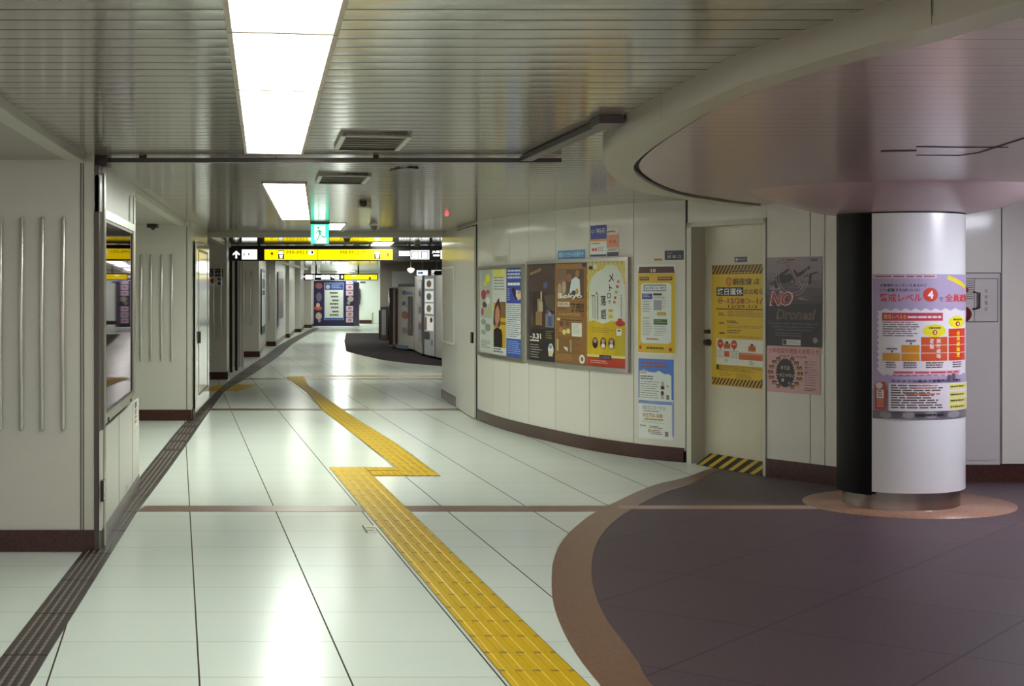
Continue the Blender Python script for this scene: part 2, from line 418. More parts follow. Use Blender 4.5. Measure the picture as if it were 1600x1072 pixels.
for k in range(6):
    t = (k+.5)/6; xm = xa + (xb-xa)*t
    for s_ in (0, 1):
        Ya, Yb = Yn + .03 + s_*.3, Yn + .27 + s_*.3; w = .02; xq = xc + (X(640, Yn) - xc)*t
        xl = lambda Y: xq + (xm-xq)*(Y-Yn)/(Yf-Yn)
        mb.prism([(xl(Ya)-w, Ya), (xl(Ya)+w, Ya), (xl(Yb)+w, Yb), (xl(Yb)-w, Yb)], .004, .009, M_YEL)
tag(mb.build('tactile_paving'), 'short yellow block row linking the two ribbed guide strips sideways', 'tactile paving')
ya, yb = CAMZ*F/(611-HY), CAMZ*F/(601-HY)
mb = MB().box(X(312, ya), X(352, ya), ya, yb, 0, .004, M_YEL).box(X(356, ya), X(374, ya), ya, yb, 0, .004, M_YEL)
tag(MB().box(X(312, ya), X(373, ya), ya, yb, 0, .004, M_YEL).build('tactile_paving'), 'small dim yellow guide strip crossing the drain by the second pier', 'tactile paving')
# drain covers: ribbed dark metal pieces end to end
LW = [(2.0, -1.45), (6.16, -2.1), (8.63, -2.47), (11.88, -2.965), (16.4, -3.63), (19.8, -4.04), (23.2, -4.5), (27.9, -5.0), (34.3, -5.62), (40.6, -6.3), (47, -6.86), (58.5, -7.75)]
RW = [(2.0, -1.19), (5.76, -1.85), (10.2, -2.55), (12.6, -2.88), (15.3, -3.27), (18.1, -3.68), (22.3, -4.27), (27.9, -4.72), (34.3, -5.3), (40.6, -5.98), (47, -6.55), (58.5, -7.5)]
M_DR, M_DRD = mat('#382d2b', .45, metal=.2, noise=.1), mat('#2a211f', .6)
M_RIB = mat('#8a7f77', .38, metal=.4)
yy = 4.63; L_ = .80; nth = 0; ORD = 'unseen first second third fourth fifth sixth seventh eighth ninth tenth eleventh twelfth thirteenth fourteenth fifteenth sixteenth seventeenth eighteenth nineteenth twentieth'.split()
while yy < 31:
    y0, y1 = yy, yy + (L_ if yy < 22 else 2.4); yy = y1
    xl0, xl1, xr0, xr1 = interp(LW, y0), interp(LW, y1-.012), interp(RW, y0), interp(RW, y1-.012)
    p = lambda f, t: (xl0*(1-t)*(1-f) + xl1*t*(1-f) + xr0*(1-t)*f + xr1*t*f, y0 + (y1-.012-y0)*t)
    e = thing('drain_cover', ((xl0+xr0)/2, y0, 0), ('dark ribbed drain cover, %s in the row counted from the bottom edge' % ORD[nth]) if 0 < nth < len(ORD) else 'dark ribbed drain cover before or beyond the clearly visible row', 'drain cover', 'drain covers along the left piers'); nth += 1
    MB().prism([p(0, 0), p(1, 0), p(1, 1), p(0, 1)], 0, .006, M_DR).build('cover_plate', e)
    for j in range(4):
        f = .2 + j*.2; nd = 15 if y0 < 13 else 1; r = MB(); ts = []
        for k in range(nd): ts += [((k+.04)/nd, .0062), ((k+.12)/nd, .0095), ((k+.74)/nd, .0095), ((k+.82)/nd, .0062)]
        vs = [(*p(f-.035, t), z) for t, z in ts] + [(*p(f+.035, t), z) for t, z in ts]; m_ = len(ts)
        r.add(vs, [[i, m_+i, m_+i+1, i+1] for i in range(m_-1)], M_RIB)
        r.build('rib', e)
ys_ = [yy + (58.5-yy)*i/16 for i in range(17)]
struct(MB().ribbon([(interp(LW, y), y) for y in ys_], [(interp(RW, y), y) for y in ys_], .005, M_DR, .005), 'trim_13')
# little inlaid marker plate
q = [fl(565, 821.5), fl(586, 821.5), fl(589, 833), fl(572, 833)]
e = thing('floor_marker', (q[0][0], q[0][1], 0), 'small inlaid marker plate on the white tiles left of the yellow strip', 'floor marker')
mb = MB().prism(q, 0, .0015, mat('#b9b79a', .4))
mb.prism([q[0], (q[0][0]+.012, q[0][1]), (q[3][0]+.012, q[3][1]), q[3]], .0015, .0022, M_GAP); mb.build('plate', e)
cx_, cy_ = sum(t[0] for t in q)/4, sum(t[1] for t in q)/4; mk = MB()
for dy in (-.05, .06): mk.box(cx_-.03, cx_+.03, cy_+dy-.02, cy_+dy+.012, .0015, .0022, mat('#5d5b42', .5))
mk.build('marking', e)
# ================================================================== CEILINGS
LB = [(-3, -.55), (4, -1.75), (6.32, -2.15), (8.85, -2.54), (9.86, -2.66), (17.6, -3.85), (20.8, -4.24), (25.5, -4.9), (34, -5.7), (40, -6.4), (47, -7.0), (60, -8.1), (68, -8.9)]
FO = [(1600, 0, SOFF), (1200, 119, SOFF), (1143, 139, SOFF), (993, 209, SOFF), (955, 235, SOFF), (945, 255, SOFF), (953, 271, SOFF), (967, 284, SOFF), (998.5, 299.7, SOFF), (1067, 311, SOFF)]
fo = [(3.2, -2.0), (2.35, .4), (1.7, 2.1)] + [ce(*p) for p in FO] + [(1.75, 12.3), (2.3, 12.6)]
cfo = Curved(fo); so_ = [cfo.pt(cfo.L*i/120, 0)[:2] for i in range(121)]
def fascia_x(Y):                                      # left edge of the lowered ceiling
    best = 1e9
    for a, b in zip(so_, so_[1:]):
        if min(a[1], b[1]) <= Y <= max(a[1], b[1]) and a[1] != b[1]:
            best = min(best, a[0] + (b[0]-a[0])*(Y-a[1])/(b[1]-a[1]))
    return best
def slats(mb, y0, y1, z, xl, xr, step, mt, crown=.0005, gap=.010):
    y = y0
    while y < y1 - 1e-6:
        ya, yb = y+gap*.5, y+step-gap*.5; n_ = 8
        ar = [(ya+(yb-ya)*i/n_, -crown*(1-(2*i/n_-1)**2)) for i in range(n_+1)]
        vs = [(f(yy_), yy_, z + dz) for yy_, dz in ar for f in (xl, xr)]
        mb.add(vs, [[2*i, 2*i+1, 2*i+3, 2*i+2] for i in range(n_)], mt, True)
        for yy_ in (ya, yb): mb.add([(xl(yy_), yy_, z), (xr(yy_), yy_, z), (xr(yy_), yy_, z+.007), (xl(yy_), yy_, z+.007)], [[0, 1, 2, 3]], M_GAP)
        y += step
YS = 21.0
mb = MB(); slats(mb, -3, YS, CEIL, lambda Y: interp(LB, Y), lambda Y: 3.4 if Y < 13.4 else 2.2, .1635, M_SLAT)
mb.box(-11, XR, YMIN, YMAX, CEIL+.008, CEIL+.06, M_GAP)
struct(mb, 'ceiling')
# smooth glossy ceiling further on
mb = MB(); y = YS
while y < YMAX:
    mb.add([(interp(LB, y), y+.012, CEIL), (5, y+.012, CEIL), (5, y+1.19, CEIL), (interp(LB, y+1.2), y+1.19, CEIL)], [[0, 3, 2, 1]], M_GLOSSC); y += 1.2
struct(mb, 'ceiling')
# cross trim where the two ceilings meet
struct(MB().box(interp(LB, YS)-.1, 3, 20.62, 20.9, CEIL-.062, CEIL+.005, M_TRIM), 'trim_8')
# side strip of plain ceiling over the piers, with its edge trim
def strip_poly(off0, off1, y0, y1, k=40):
    a = [(interp(LB, y0+(y1-y0)*i/k)+off0, y0+(y1-y0)*i/k) for i in range(k+1)]; b = [(interp(LB, y0+(y1-y0)*i/k)+off1, y0+(y1-y0)*i/k) for i in range(k+1)]
    return a + b[::-1]
struct(MB().prism(strip_poly(-8, -.02, YMIN, YMAX), CEIL-.03, CEIL+.01, mat('#a39d93', .4)), 'ceiling')
struct(MB().prism(strip_poly(-.05, .04, YMIN, 60), CEIL-.045, CEIL+.004, M_TRIM), 'trim_9')
# lowered ceiling: fascia, flat lip, slatted soffit
lip_in = [cfo.pt(cfo.L*i/120, 0, 0)[:2] for i in range(121)]
LI = [(1600, 27, SOFF), (1489, 59, SOFF), (1300, 106, SOFF), (1143, 158, SOFF), (1053, 209, SOFF), (1005, 243, SOFF), (990, 262, SOFF), (1000, 277, SOFF), (1030, 294, SOFF), (1080, 308, SOFF), (1177, 321, SOFF)]
li = [(3.35, -1.8), (2.5, .6), (1.85, 2.2)] + [ce(*p) for p in LI] + [(2.3, 12.35)]
cli = Curved(li); si_ = [cli.pt(cli.L*i/120, 0)[:2] for i in range(121)]
mb = MB(); k = 121
mb.add([(p[0], p[1], SOFF) for p in so_] + [(p[0], p[1], SOFF) for p in si_] + [(p[0], p[1], SOFF+.03) for p in si_], [[i, i+1, k+i+1, k+i][::-1] for i in range(120)] + [[k+i, k+i+1, 2*k+i+1, 2*k+i] for i in range(120)], M_LIP)
mb.add([(p[0], p[1], SOFF) for p in so_] + [(p[0]-.012, p[1], SOFF+.03) for p in so_] + [(p[0]-.012, p[1], CEIL+.006) for p in so_], [[i, k+i, k+i+1, i+1] for i in range(120)] + [[k+i, 2*k+i, 2*k+i+1, k+i+1] for i in range(120)], M_FASC, True)
for j in range(48, 116, 17): mb.add([(so_[j][0]-.014, so_[j][1]-.003, SOFF+.002), (so_[j][0]-.014, so_[j][1]+.003, SOFF+.002), (so_[j][0]-.016, so_[j][1]+.003, CEIL), (so_[j][0]-.016, so_[j][1]-.003, CEIL)], [[0, 3, 2, 1]], M_GAP)
struct(mb, 'trim_10')
mb = MB()
def in_x(Y):
    best = 1e9
    for a, b in zip(si_, si_[1:]):
        if min(a[1], b[1]) <= Y <= max(a[1], b[1]) and a[1] != b[1]: best = min(best, a[0] + (b[0]-a[0])*(Y-a[1])/(b[1]-a[1]))
    return best
y = -1.7
while y < 12.4:
    for a, b in ((y, y+.055), (y+.055, y+.11), (y+.11, y+.1635)):
        xa, xb = in_x(min(a+.003, 12.3)), in_x(min(b, 12.3))
        if xa > 50 or xb > 50: continue
        g = .004 if a == y else 0
        mb.add([(xa+.03, a+g, SOFF+.016), (XR, a+g, SOFF+.016), (XR, b, SOFF+.016), (xb+.03, b, SOFF+.016)], [[0, 3, 2, 1]], M_SOFF)
    y += .1635
mb.add([(p[0], p[1], SOFF+.028) for p in si_] + [(XR, 12.4, SOFF+.028), (XR, -1.8, SOFF+.028)], [list(range(123))[::-1]], M_GAP)
struct(mb, 'ceiling')
# dark shutter slots in the soffit
zz = SOFF + .013
mb = MB()
def slot(pts, w):
    P = [ce(x, y, SOFF) for x, y in pts]
    for a, b in zip(P, P[1:]):
        L = math.hypot(b[0]-a[0], b[1]-a[1]); mb.obox(a, ((b[0]-a[0])/L, (b[1]-a[1])/L), L, w, zz, zz+.003, M_GAP)
slot([(1376, 241), (1432, 240)], .03); slot([(1432, 234), (1500, 235), (1575, 235)], .008); slot([(1432, 247), (1500, 247.5), (1530, 243), (1565, 232), (1600, 221), (1680, 205)], .008)
struct(mb, 'trim_11')
# shutter guide rails under the ceiling
def rail(a, b, z0, z1, w): 
    L = math.hypot(b[0]-a[0], b[1]-a[1]); return MB().obox(a, ((b[0]-a[0])/L, (b[1]-a[1])/L), L, w, z0, z1, M_DSTEEL)
e = thing('ceiling_rail', (-1, 8.8, CEIL), 'long dark steel rail fixed across under the slatted ceiling', 'ceiling rail')
rail((-2.4, 8.82), (.29, 8.82), 2.263, 2.288, .03).build('rail', e)
MB().box(-2.45, -2.36, 8.76, 8.86, 2.235, 2.298, M_DSTEEL).build('end_bracket', e)
for px in (222, 587): MB().box(X(px, 8.8)-.014, X(px, 8.8)+.014, 8.785, 8.855, 2.285, 2.302, mat('#2d2725', .5, metal=.5)).build('hanger', e)
e = thing('ceiling_rail', (.3, 7.6, CEIL), 'short dark rail slanting from the long rail up to the curved fascia', 'ceiling rail')
rail((.08, 8.76), (.43, 6.85), 2.265, 2.294, .034).build('rail', e)
MB().prism([(.36, 6.92), (.39, 6.72), (.50, 6.72), (.47, 6.96)], 2.262, 2.298, M_DSTEEL).build('end_bracket', e)
# ceiling luminaires
LC = '#fffff0'
M_DIFF = mat('#f6fff4', .4, noise=0, emit=9.5); M_DIFF2 = mat('#f6fff4', .4, noise=0, emit=18); M_FAR = mat('#fbfff4', .4, noise=0, emit=5.5); M_DIM = mat('#f6fff8', .4, noise=0, emit=3.5); M_TUBE = mat('#f8fff6', .4, noise=0, emit=17); M_FR = mat('#b39b86', .4)
M_SOCK = mat('#d8cfc6', .4, noise=0, emit=2.2)
def luminaire(p0, p1, w, label, group=None, tubes=True, name='ceiling_light', diff=None):
    """p0,p1: ends of the centre line on the ceiling"""
    L = math.hypot(p1[0]-p0[0], p1[1]-p0[1]); d = ((p1[0]-p0[0])/L, (p1[1]-p0[1])/L)
    e = thing(name, (p0[0], p0[1], CEIL), label, 'ceiling light', group); z = CEIL - .006
    MB().obox(p0, d, L, w/2, z, z+.03, diff or M_DIFF).build('diffuser', e)
    f = MB(); nx, ny = -d[1], d[0]; t = .016
    for s_ in (-1, 1):
        q = (p0[0]+nx*s_*(w/2+t/2), p0[1]+ny*s_*(w/2+t/2)); f.obox(q, d, L, t/2, z-.006, z+.02, M_FR)
    f.obox((p0[0]-d[0]*.013, p0[1]-d[1]*.013), d, .013, w/2+t, z-.004, z+.02, M_FR); f.obox(p1, d, .013, w/2+t, z-.004, z+.02, M_FR)
    f.build('frame', e)
    if tubes:
        for s_ in (-1, 1):
            o = w*.21*s_; a = (p0[0]+nx*o+d[0]*.16, p0[1]+ny*o+d[1]*.16); b = (p1[0]+nx*o-d[0]*.3, p1[1]+ny*o-d[1]*.3)
            MB().tube([(a[0], a[1], z+.004), (b[0], b[1], z+.004)], .011, M_TUBE, 8).build('tube', e)
            for c_, dd in ((a, -.03), (b, .012)):
                MB().obox((c_[0]+d[0]*dd, c_[1]+d[1]*dd), d, .02, .012, z-.008, z, M_SOCK).build('lamp_holder', e)
    return e
sl = -.1646
axis = lambda Y: (X((387+470)/2, 8.565) + sl*(Y-8.565), Y)
cuts = [8.565, 7.13, 5.84, 4.53, 3.23, 1.93, .63, -.67]
words = ['farthest unit of the long bright light run, ending before the dark rail', 'second unit from the far end of the long bright light run', 'third unit from the far end of the long bright light run', 'nearest unit of the long bright light run, cut by the photo top']
for i in range(7):
    luminaire(axis(cuts[i+1]+.013), axis(cuts[i]-.013), .30, words[i] if i < 4 else 'unit of the long light run overhead, outside the photo', 'units of the long light run')
# pull cord / thin lamp hanging behind the run
a = ce(430, 244)
e = thing('ceiling_fitting', (a[0], a[1], CEIL), 'tiny white fitting on the ceiling just behind the long light run', 'ceiling fitting')
MB().lathe((a[0], a[1], CEIL-.03), [(0, 0), (.007, .004), (.004, .02), (.004, .032)], mat('#f2f0e8', .3), 12).build('stem', e)
pl = lambda x0, x1, y: (X((x0+x1)/2, ce(0, y)[1]), ce(0, y)[1])
A, B = pl(411, 476, 285), pl(443, 482, 342)
for i in range(4):
    t0, t1 = i/4, (i+1)/4; q = lambda t: (A[0]+(B[0]-A[0])*t, A[1]+(B[1]-A[1])*t)
    luminaire(q(t0+.004), q(t1-.004), .30, ('nearest', 'second', 'third', 'farthest')[i] + ' unit of the second light run, left of the green exit sign', 'units of the second light run', name='ceiling_light', diff=M_DIFF2)
luminaire(pl(498, 539, 348.6), pl(490, 535, 358), .32, 'short bright light showing just right of the green exit sign', tubes=False)
luminaire(pl(583, 615.6, 378), pl(575, 605.5, 387), .34, 'bright skewed light above the right half of the long yellow sign', tubes=False)
for i, (x0, x1, y0, y1) in enumerate(((522, 542.5, 413.2, 408.8), (524, 543, 418, 414.2), (527, 543, 424.5, 420))):
    luminaire(pl(x0, x1, y1), pl(x0+2, x1-1, y0), .42, ('nearest', 'middle', 'farthest')[i] + ' of three far bright lights below the long yellow sign', 'far lights', tubes=False)
# lamps added to brighten second plaza and passage behind the sign; then end-wall lamps
for (x, Y, lb) in ((-1.9, 30.5, 'unseen light added over the vending machines'), (-2.6, 34, 'unseen light added over the ribbed vending machine'), (-4.3, 30.2, 'unseen light added in the passage just beyond the long sign'), (-4.9, 34.6, 'second unseen light added in the passage beyond the long sign'), (-5.4, 38, 'third unseen light added in the passage beyond the long sign')):
    luminaire((x, Y), (x-.2, Y+1.6), .4, lb, tubes=False, diff=M_FAR)
for (x, Y) in ((-7.0, 64.2), (-5.4, 64.2)): luminaire((x, Y), (x, Y+1.2), .5, 'light close to the white end wall', 'end wall lights', tubes=False, diff=M_DIM)
# unseen plaza lamps: far one inferred from the column, the rest added as fill
M_PL = mat('#eef2ff', .4, noise=0, emit=46); M_PL2 = mat('#efdcf2', .4, noise=0, emit=7)
for (x, Y) in ((4.2, 9.35), (4.9, 6.6), (3.6, 3.6), (3.0, .6)):
    e = thing('unseen_plaza_light', (x, Y, SOFF), 'unseen square white lamp box under the lowered plaza ceiling', 'ceiling light', 'unseen plaza lamps')
    MB().box(x-.27, x+.27, Y-.27, Y+.27, SOFF-.08, SOFF, M_PL if Y > 9 else M_PL2).build('diffuser', e)  # deep box with glowing sides, shaped to light the lowered ceiling
    MB().box(x-.29, x+.29, Y-.29, Y+.29, SOFF-.002, SOFF+.02, M_FR).build('frame', e)
# return air grilles
M_GR = mat('#3f342f', .5)
def grille(c, label):
    x0, x1, y0, y1 = min(q[0] for q in c), max(q[0] for q in c), min(q[1] for q in c), max(q[1] for q in c)
    sh = -.165; e = thing('air_grille', ((x0+x1)/2, y0, CEIL), label, 'air grille', 'dark air grilles in the ceiling')
    cxm = (x0+x1)/2; w = .165; L = y1-y0; d = (sh/math.hypot(sh, 1), 1/math.hypot(sh, 1)); p0 = (cxm - sh*L/2, y0)
    MB().obox(p0, d, L, w-.012, CEIL-.012, CEIL+.004, M_GR).build('filter', e)
    f = MB(); nx, ny = -d[1], d[0]
    for s_ in (-1, 1): f.obox((p0[0]+nx*s_*w, p0[1]+ny*s_*w), d, L, .013, CEIL-.02, CEIL+.004, M_TRIM)
    f.obox(p0, d, .02, w, CEIL-.02, CEIL+.004, M_TRIM); f.obox((p0[0]+d[0]*L, p0[1]+d[1]*L), d, .03, w+.013, CEIL-.02, CEIL+.004, M_GR)
    f.build('frame', e)
    sl_ = MB()
    for i in range(6): sl_.obox((p0[0]+d[0]*L*(i+.5)/6.2, p0[1]+d[1]*L*(i+.5)/6.2), d, .012, w-.02, CEIL-.016, CEIL-.01, mat('#2a211d', .5))
    sl_.build('louvre', e)
grille([(X(533, 7.5), 7.5), (X(637, 7.5), 7.5), (X(621, 8.24), 8.24), (X(529, 8.24), 8.24)], 'dark square air grille right of the long light run, before the rail')
grille([(X(500, 10.13), 10.13), (X(576, 10.13), 10.13), (X(563, 10.85), 10.85), (X(497, 10.85), 10.85)], 'dark square air grille just beyond the long ceiling rail')
e = thing('wall_fitting', (X(239, 17.2), 17.2, CEIL-.03), 'small dark fitting under the ceiling above the four bars of the second pier', 'fitting')
MB().box(X(231, 17.25), X(246, 17.25), 17.2, 17.3, CEIL-.075, CEIL-.03, M_DSTEEL).build('housing', e)
MB().lathe((X(239, 17.25), 17.25, CEIL-.10), [(0, 0), (.02, .004), (.026, .026)], M_BLACK, 14).build('lens', e)
# thin curved cable on the ceiling
P = [(*ce(x, y), CEIL-.006) for x, y in ((610, 265), (622, 261.5), (640, 260), (653, 261))]
tag(MB().tube(P, .006, M_DSTEEL, 6).build('cable'), 'thin bowed cable lying under the ceiling beyond the rail', 'cable')
# camera, detectors
Yc = 13.5; x = X(570, Yc)
e = thing('surveillance_camera', (x, Yc, CEIL), 'beige box camera hanging from the ceiling right of the green exit sign', 'camera')
MB().lathe((x+.02, Yc, CEIL-.05), [(.012, 0), (.012, .05)], M_TRIM, 12).build('mount', e)
mb = MB().box(x-.058, x+.05, Yc-.09, Yc+.1, Z(325, Yc), Z(309, Yc), mat('#a89c88', .4)); mb.build('housing', e)
MB().lathe((x-.005, Yc-.09, Z(319, Yc)), [(.03, 0), (.03, .03), (.022, .035), (0, .034)], M_BLACK, 18, axis='y').build('lens', e)
def dome(px, py, r, label, Y):
    x = X(px, Y); e = thing('smoke_detector', (x, Y, CEIL), label, 'smoke detector')
    MB().lathe((x, Y, CEIL-.02), [(r*.8, 0), (r, .012), (r, .02)], M_TRIM, 20).build('base', e)
    MB().lathe((x, Y, CEIL-.02), [(0, -.055), (r*.4, -.05), (r*.65, -.03), (r*.75, 0)], mat('#6d6456', .4), 20).build('sensor_head', e)
dome(584, 352, .06, 'round detector on the ceiling right of the green exit sign', 18.0)
dome(542, 373, .065, 'dark round detector before the reflection of the yellow sign', 22.6)
dome(652, 384, .065, 'round detector above the white boxes of the long yellow sign', 25.2)
x, Y = X(698, 17.6), 15.4
x = X(698, Y); e = thing('alarm_lamp', (x, Y, CEIL), 'tiny red lamp on the ceiling near the right wall', 'alarm lamp')
MB().lathe((x, Y, CEIL-.012), [(0, -.02), (.014, -.016), (.02, 0), (.02, .012)], mat('#ff5a5a', .3, noise=0, emit=.9), 16).build('lens', e)
# ================================================================== LEFT PIERS
def pier(xr, yf, xe, ye, bars, zb=(.69, 1.92)):
    poly = [(-10.5, yf), (xr, yf), (xe, ye), (-10.5, ye)]
    w = struct(MB().prism(poly, 0, CEIL+.004, M_WALL), 'wall_left')
    b = MB().prism([(-10.5, yf-.012), (xr+.004, yf-.012), (xr+.004, yf+.02), (-10.5, yf+.02)], .001, .127, M_BASE)
    b.prism([(xr-.1, yf+.05), (xr+.012, yf+.05), (xe+.012, ye-.02), (xe-.1, ye-.02)], .001, .127, M_BASE)
    struct(b, 'baseboard_left')
    for px in bars:
        x = X(px, yf); r = .0115 if yf < 10 else .013
        MB().lathe((x, yf-.014, zb[0]), [(0, -.004), (r*.7, 0), (r, .006), (r, zb[1]-zb[0]-.006), (r*.7, zb[1]-zb[0]), (0, zb[1]-zb[0]+.004)], mat('#d6d3cb', .3, metal=.75), 14).build('decorative_bar', w)
    return w
YA = 8.71
wA = pier(-2.42, YA, -2.85, 11.36, (2, 35, 67, 100), (.705, 1.935))
pier(-3.71, 17.4, -4.07, 20.1, (221, 236.5, 253, 269))
pier(-4.80, 25.3, -5.0, 26.6, (335, 346))
pier(-5.67, 33.7, -6.38, 39.0, (382, 392))
pier(-6.31, 40.1, -7.0, 46.5, (421,))
pier(-6.96, 47, -7.58, 52.5, (444,))
pier(-7.45, 53, -7.95, 57.5, ())
pier(-7.88, 59, -8.4, 66, ())
# groove and corner channel of the first pier
mb = MB()
for px in (126.5, 130.5): mb.box(X(px, YA)-.003, X(px, YA)+.003, YA-.004, YA+.01, .127, CEIL-.05, mat('#5d584d', .5))
struct(mb, 'groove', wA)
struct(MB().box(X(292, 17.4)-.004, X(292, 17.4)+.004, 17.396, 17.41, .127, CEIL-.05, mat('#5d584d', .5)), 'trim_12')
e = thing('shutter_guide', (-2.4, 8.75, 0), 'dark steel shutter guide upright at the corner of the nearest pier', 'shutter guide')
MB().box(-2.416, -2.390, 8.70, 8.78, .01, 2.236, mat('#5b5350', .35, metal=.6)).build('channel', e)
MB().box(-2.412, -2.383, 8.70, 8.74, 1.97, 2.18, M_WALL).build('cover_plate', e)
MB().box(-2.390, -2.381, 8.785, 8.82, .02, 2.2, M_ALU).build('edge_strip', e)
# side of the first pier: glazed case, flap door, small plates
SA = Flat((-2.412, 8.86), (-2.828, 11.36))
SAx = lambda px: u_at(SA, px)
u0, u1 = SAx(158.5), SAx(205)
struct(slab(SA, 0, SA.L, 0, .127, -.03, .014, M_BASE), 'baseboard_left')
e = thing('display_case', SA.pt((u0+u1)/2, .72), 'tall dark glazed case with aluminium frame reflecting the yellow sign, on the nearest pier', 'display case')
frame_on(SA, u0, u1, .73, 1.985, .05, .0, .022, M_ALU).build('frame', e)
frame_on(SA, u0+.05, u1-.05, .78, 1.935, .018, .0, .014, mat('#5c524c', .4, metal=.5)).build('inner_frame', e)
mg = bpy.data.materials.new('smoked_glass'); mg.use_nodes = True; gl = mg.node_tree.nodes.new('ShaderNodeBsdfGlossy')
gl.inputs['Color'].default_value = (.36, .31, .34, 1); gl.inputs['Roughness'].default_value = .02
mg.node_tree.links.new(gl.outputs[0], mg.node_tree.nodes['Material Output'].inputs['Surface'])
slab(SA, u0+.066, u1-.066, .796, 1.92, .002, .010, mg).build('glass', e)
for px, z in ((163, .745), (199, .745)):
    c = SA.pt(SAx(px), z, .022); MB().box(c[0]-.004, c[0]+.006, c[1]-.012, c[1]+.012, z-.012, z+.012, M_BLACK).build('lock', e)
e = thing('wall_flap', SA.pt(SAx(185), .127), 'white flush service flap under the glazed case of the nearest pier', 'service flap')
slab(SA, SAx(155), SAx(214.5), .127, .70, .0, .012, M_WALLR).build('panel', e)
mb = MB()
for px in (183, 204): slab(SA, SAx(px)-.006, SAx(px)+.006, .13, .70, .012, .0135, mat('#8f8b7e', .5), mb)
mb.build('seam', e)
slab(SA, SAx(153.6), SAx(155.6), .30, .42, .012, .03, M_BLACK).build('handle', e)
pr = Print(SA, SAx(206.5), SAx(212), z_at(SA, SAx(209), 668), z_at(SA, SAx(209), 627), (0, 0, 10, 40), base=.013)
pr.rect(0, 0, 10, 40, '#d9d7cd').rect(2, 1, 8, 10, '#3b3a3c').rect(2.5, 12, 8, 20, '#8b8b86').rect(3, 22, 8, 26, '#6d6a66').disc(5, 31, 2.5, 2.6, '#b2512f')
pr.build('switch_plate', 'narrow switch plate with a red dot beside the white service flap', 'switch plate')
# upright trim posts along the sides of the piers
for (px, yv) in ((211, 11.7),):
    slab(SA, SAx(207.5), SAx(209.5), .75, 2.2, 0, .01, M_ALU).build('edge_strip', wA)
# second pier side: white door with lines
SB = Flat((-3.695, 17.5), (-4.05, 20.1))
e = thing('service_door', SB.pt(.8, .05), 'glossy white narrow service door on the side of the second pier', 'door')
slab(SB, .12, 2.45, .08, 2.1, 0, .015, mat('#d7d6ce', .12, coat=.5, noise=.02)).build('leaf', e)
frame_on(SB, .45, 2.1, .25, 2.0, .03, .015, .02, mat('#8f8b7e', .4)).build('panel_frame', e)
slab(SB, .30, .38, .88, 1.02, .015, .05, M_BLACK).build('handle', e)
# notice on the third pier
SC = Flat((-6, 25.3), (-4.8, 25.3))
pr = on(SC, 326.5, 348.5, 420, 447.5, (0, 0, 22, 27), base=.004)
pr.rect(0, 0, 22, 27, '#e6e2da').rect(0, 0, 22, 12, '#241d1c').lines(2, 2, 20, 5, 1, '#8b8178').text(2, 5.5, 20, 10, '出口専用', '#c8c2b8')
pr.shape([(1, 18.5), (6, 14), (11, 18.5), (6, 23)], '#8c3324').rect(13, 14, 20, 18, '#5a5150').rect(14, 20, 19, 25, '#3b3534')
pr.build('notice_plate', 'black and white notice plate on the dim third pier left of the long sign', 'notice')
# dark gate leaves beyond the third pier
for i, (x0, x1, h, cl, lb) in enumerate(((355, 363, 1.98, '#1d1413', 'dark folded gate leaf beside the third pier'), (367, 371, 1.98, '#140e0e', 'thin dark gate post beyond the white slit'))):
    Y = 26.9 + i*.6; e = thing('gate_leaf', (X(x0, Y), Y, 0), lb, 'gate leaf')
    MB().box(X(x0, Y), X(x1, Y), Y, Y+.05, .03, 2.27, mat(cl, .3)).build('leaf', e)
    MB().box(X(x1, Y), X(x1+.7, Y), Y-.01, Y+.05, .03, 2.27, M_ALU).build('edge_strip', e)
e = thing('gate_leaf', (X(375, 29), 29, 0), 'pale upright gate leaf right of the thin dark post', 'gate leaf')
MB().box(X(362, 29), X(380, 29), 29, 29.05, .02, 2.28, mat('#bdb8ae', .3)).build('leaf', e)
MB().box(X(375, 29), X(377, 29), 28.985, 29, .02, 2.28, mat('#d8d6cf', .3)).build('edge_strip', e)
# poster strips in the sides of far piers
SD = Flat((-5.66, 33.8), (-6.37, 38.9))
pr = Print(SD, 1.0, 4.2, .45, 2.0, (0, 0, 10, 80), base=.01)
pr.rect(0, 0, 10, 80, '#e6ecf2').rect(0, 0, 10, 4, '#2b3f6b').rect(1, 12, 9, 24, '#27406f').rect(1, 26, 9, 32, '#35557f').rect(0, 70, 10, 80, '#303a4c')
pr.build('wall_poster', 'narrow white and blue poster seen edge-on along the fourth pier', 'poster')
SE = Flat((-6.3, 40.2), (-6.99, 46.4))
pr = Print(SE, 1.0, 4.8, .5, 2.0, (0, 0, 10, 80), base=.01)
pr.rect(0, 0, 10, 80, '#b9b4b8').rect(0, 0, 10, 8, '#e5e5e8').rect(1, 10, 9, 70, '#4a4350').rect(2, 30, 8, 45, '#83524d')
pr.build('wall_poster', 'narrow dark poster seen edge-on along the fifth pier', 'poster')
# ================================================================== RIGHT CURVED WALL
WP = [fl(690.5, 622), fl(715, 637), fl(745, 655), fl(790, 672), fl(860, 690), fl(920, 703), fl(1000, 715.5), fl(1072, 723)]
W = Curved(WP)
seams = [690.6, 715, 746, 770, 796, 826, 868, 921, 990, 1071.5]
wr = MB(); 
for a, b in zip(seams, seams[1:]): slab(W, u_at(W, a)+.004, u_at(W, b)-.004, .1, CEIL+.005, -.03, 0, M_WALLR, wr)
slab(W, 0.0, W.L, 0, CEIL+.006, -.12, -.012, M_GAP, wr)
struct(wr, 'wall_right')
struct(slab(W, 0, u_at(W, 714), 0, .127, .0, .012, M_BASE), 'baseboard_right')
struct(slab(W, u_at(W, 746.5), W.L-.02, 0, .127, .0, .012, M_BASE), 'baseboard_right')
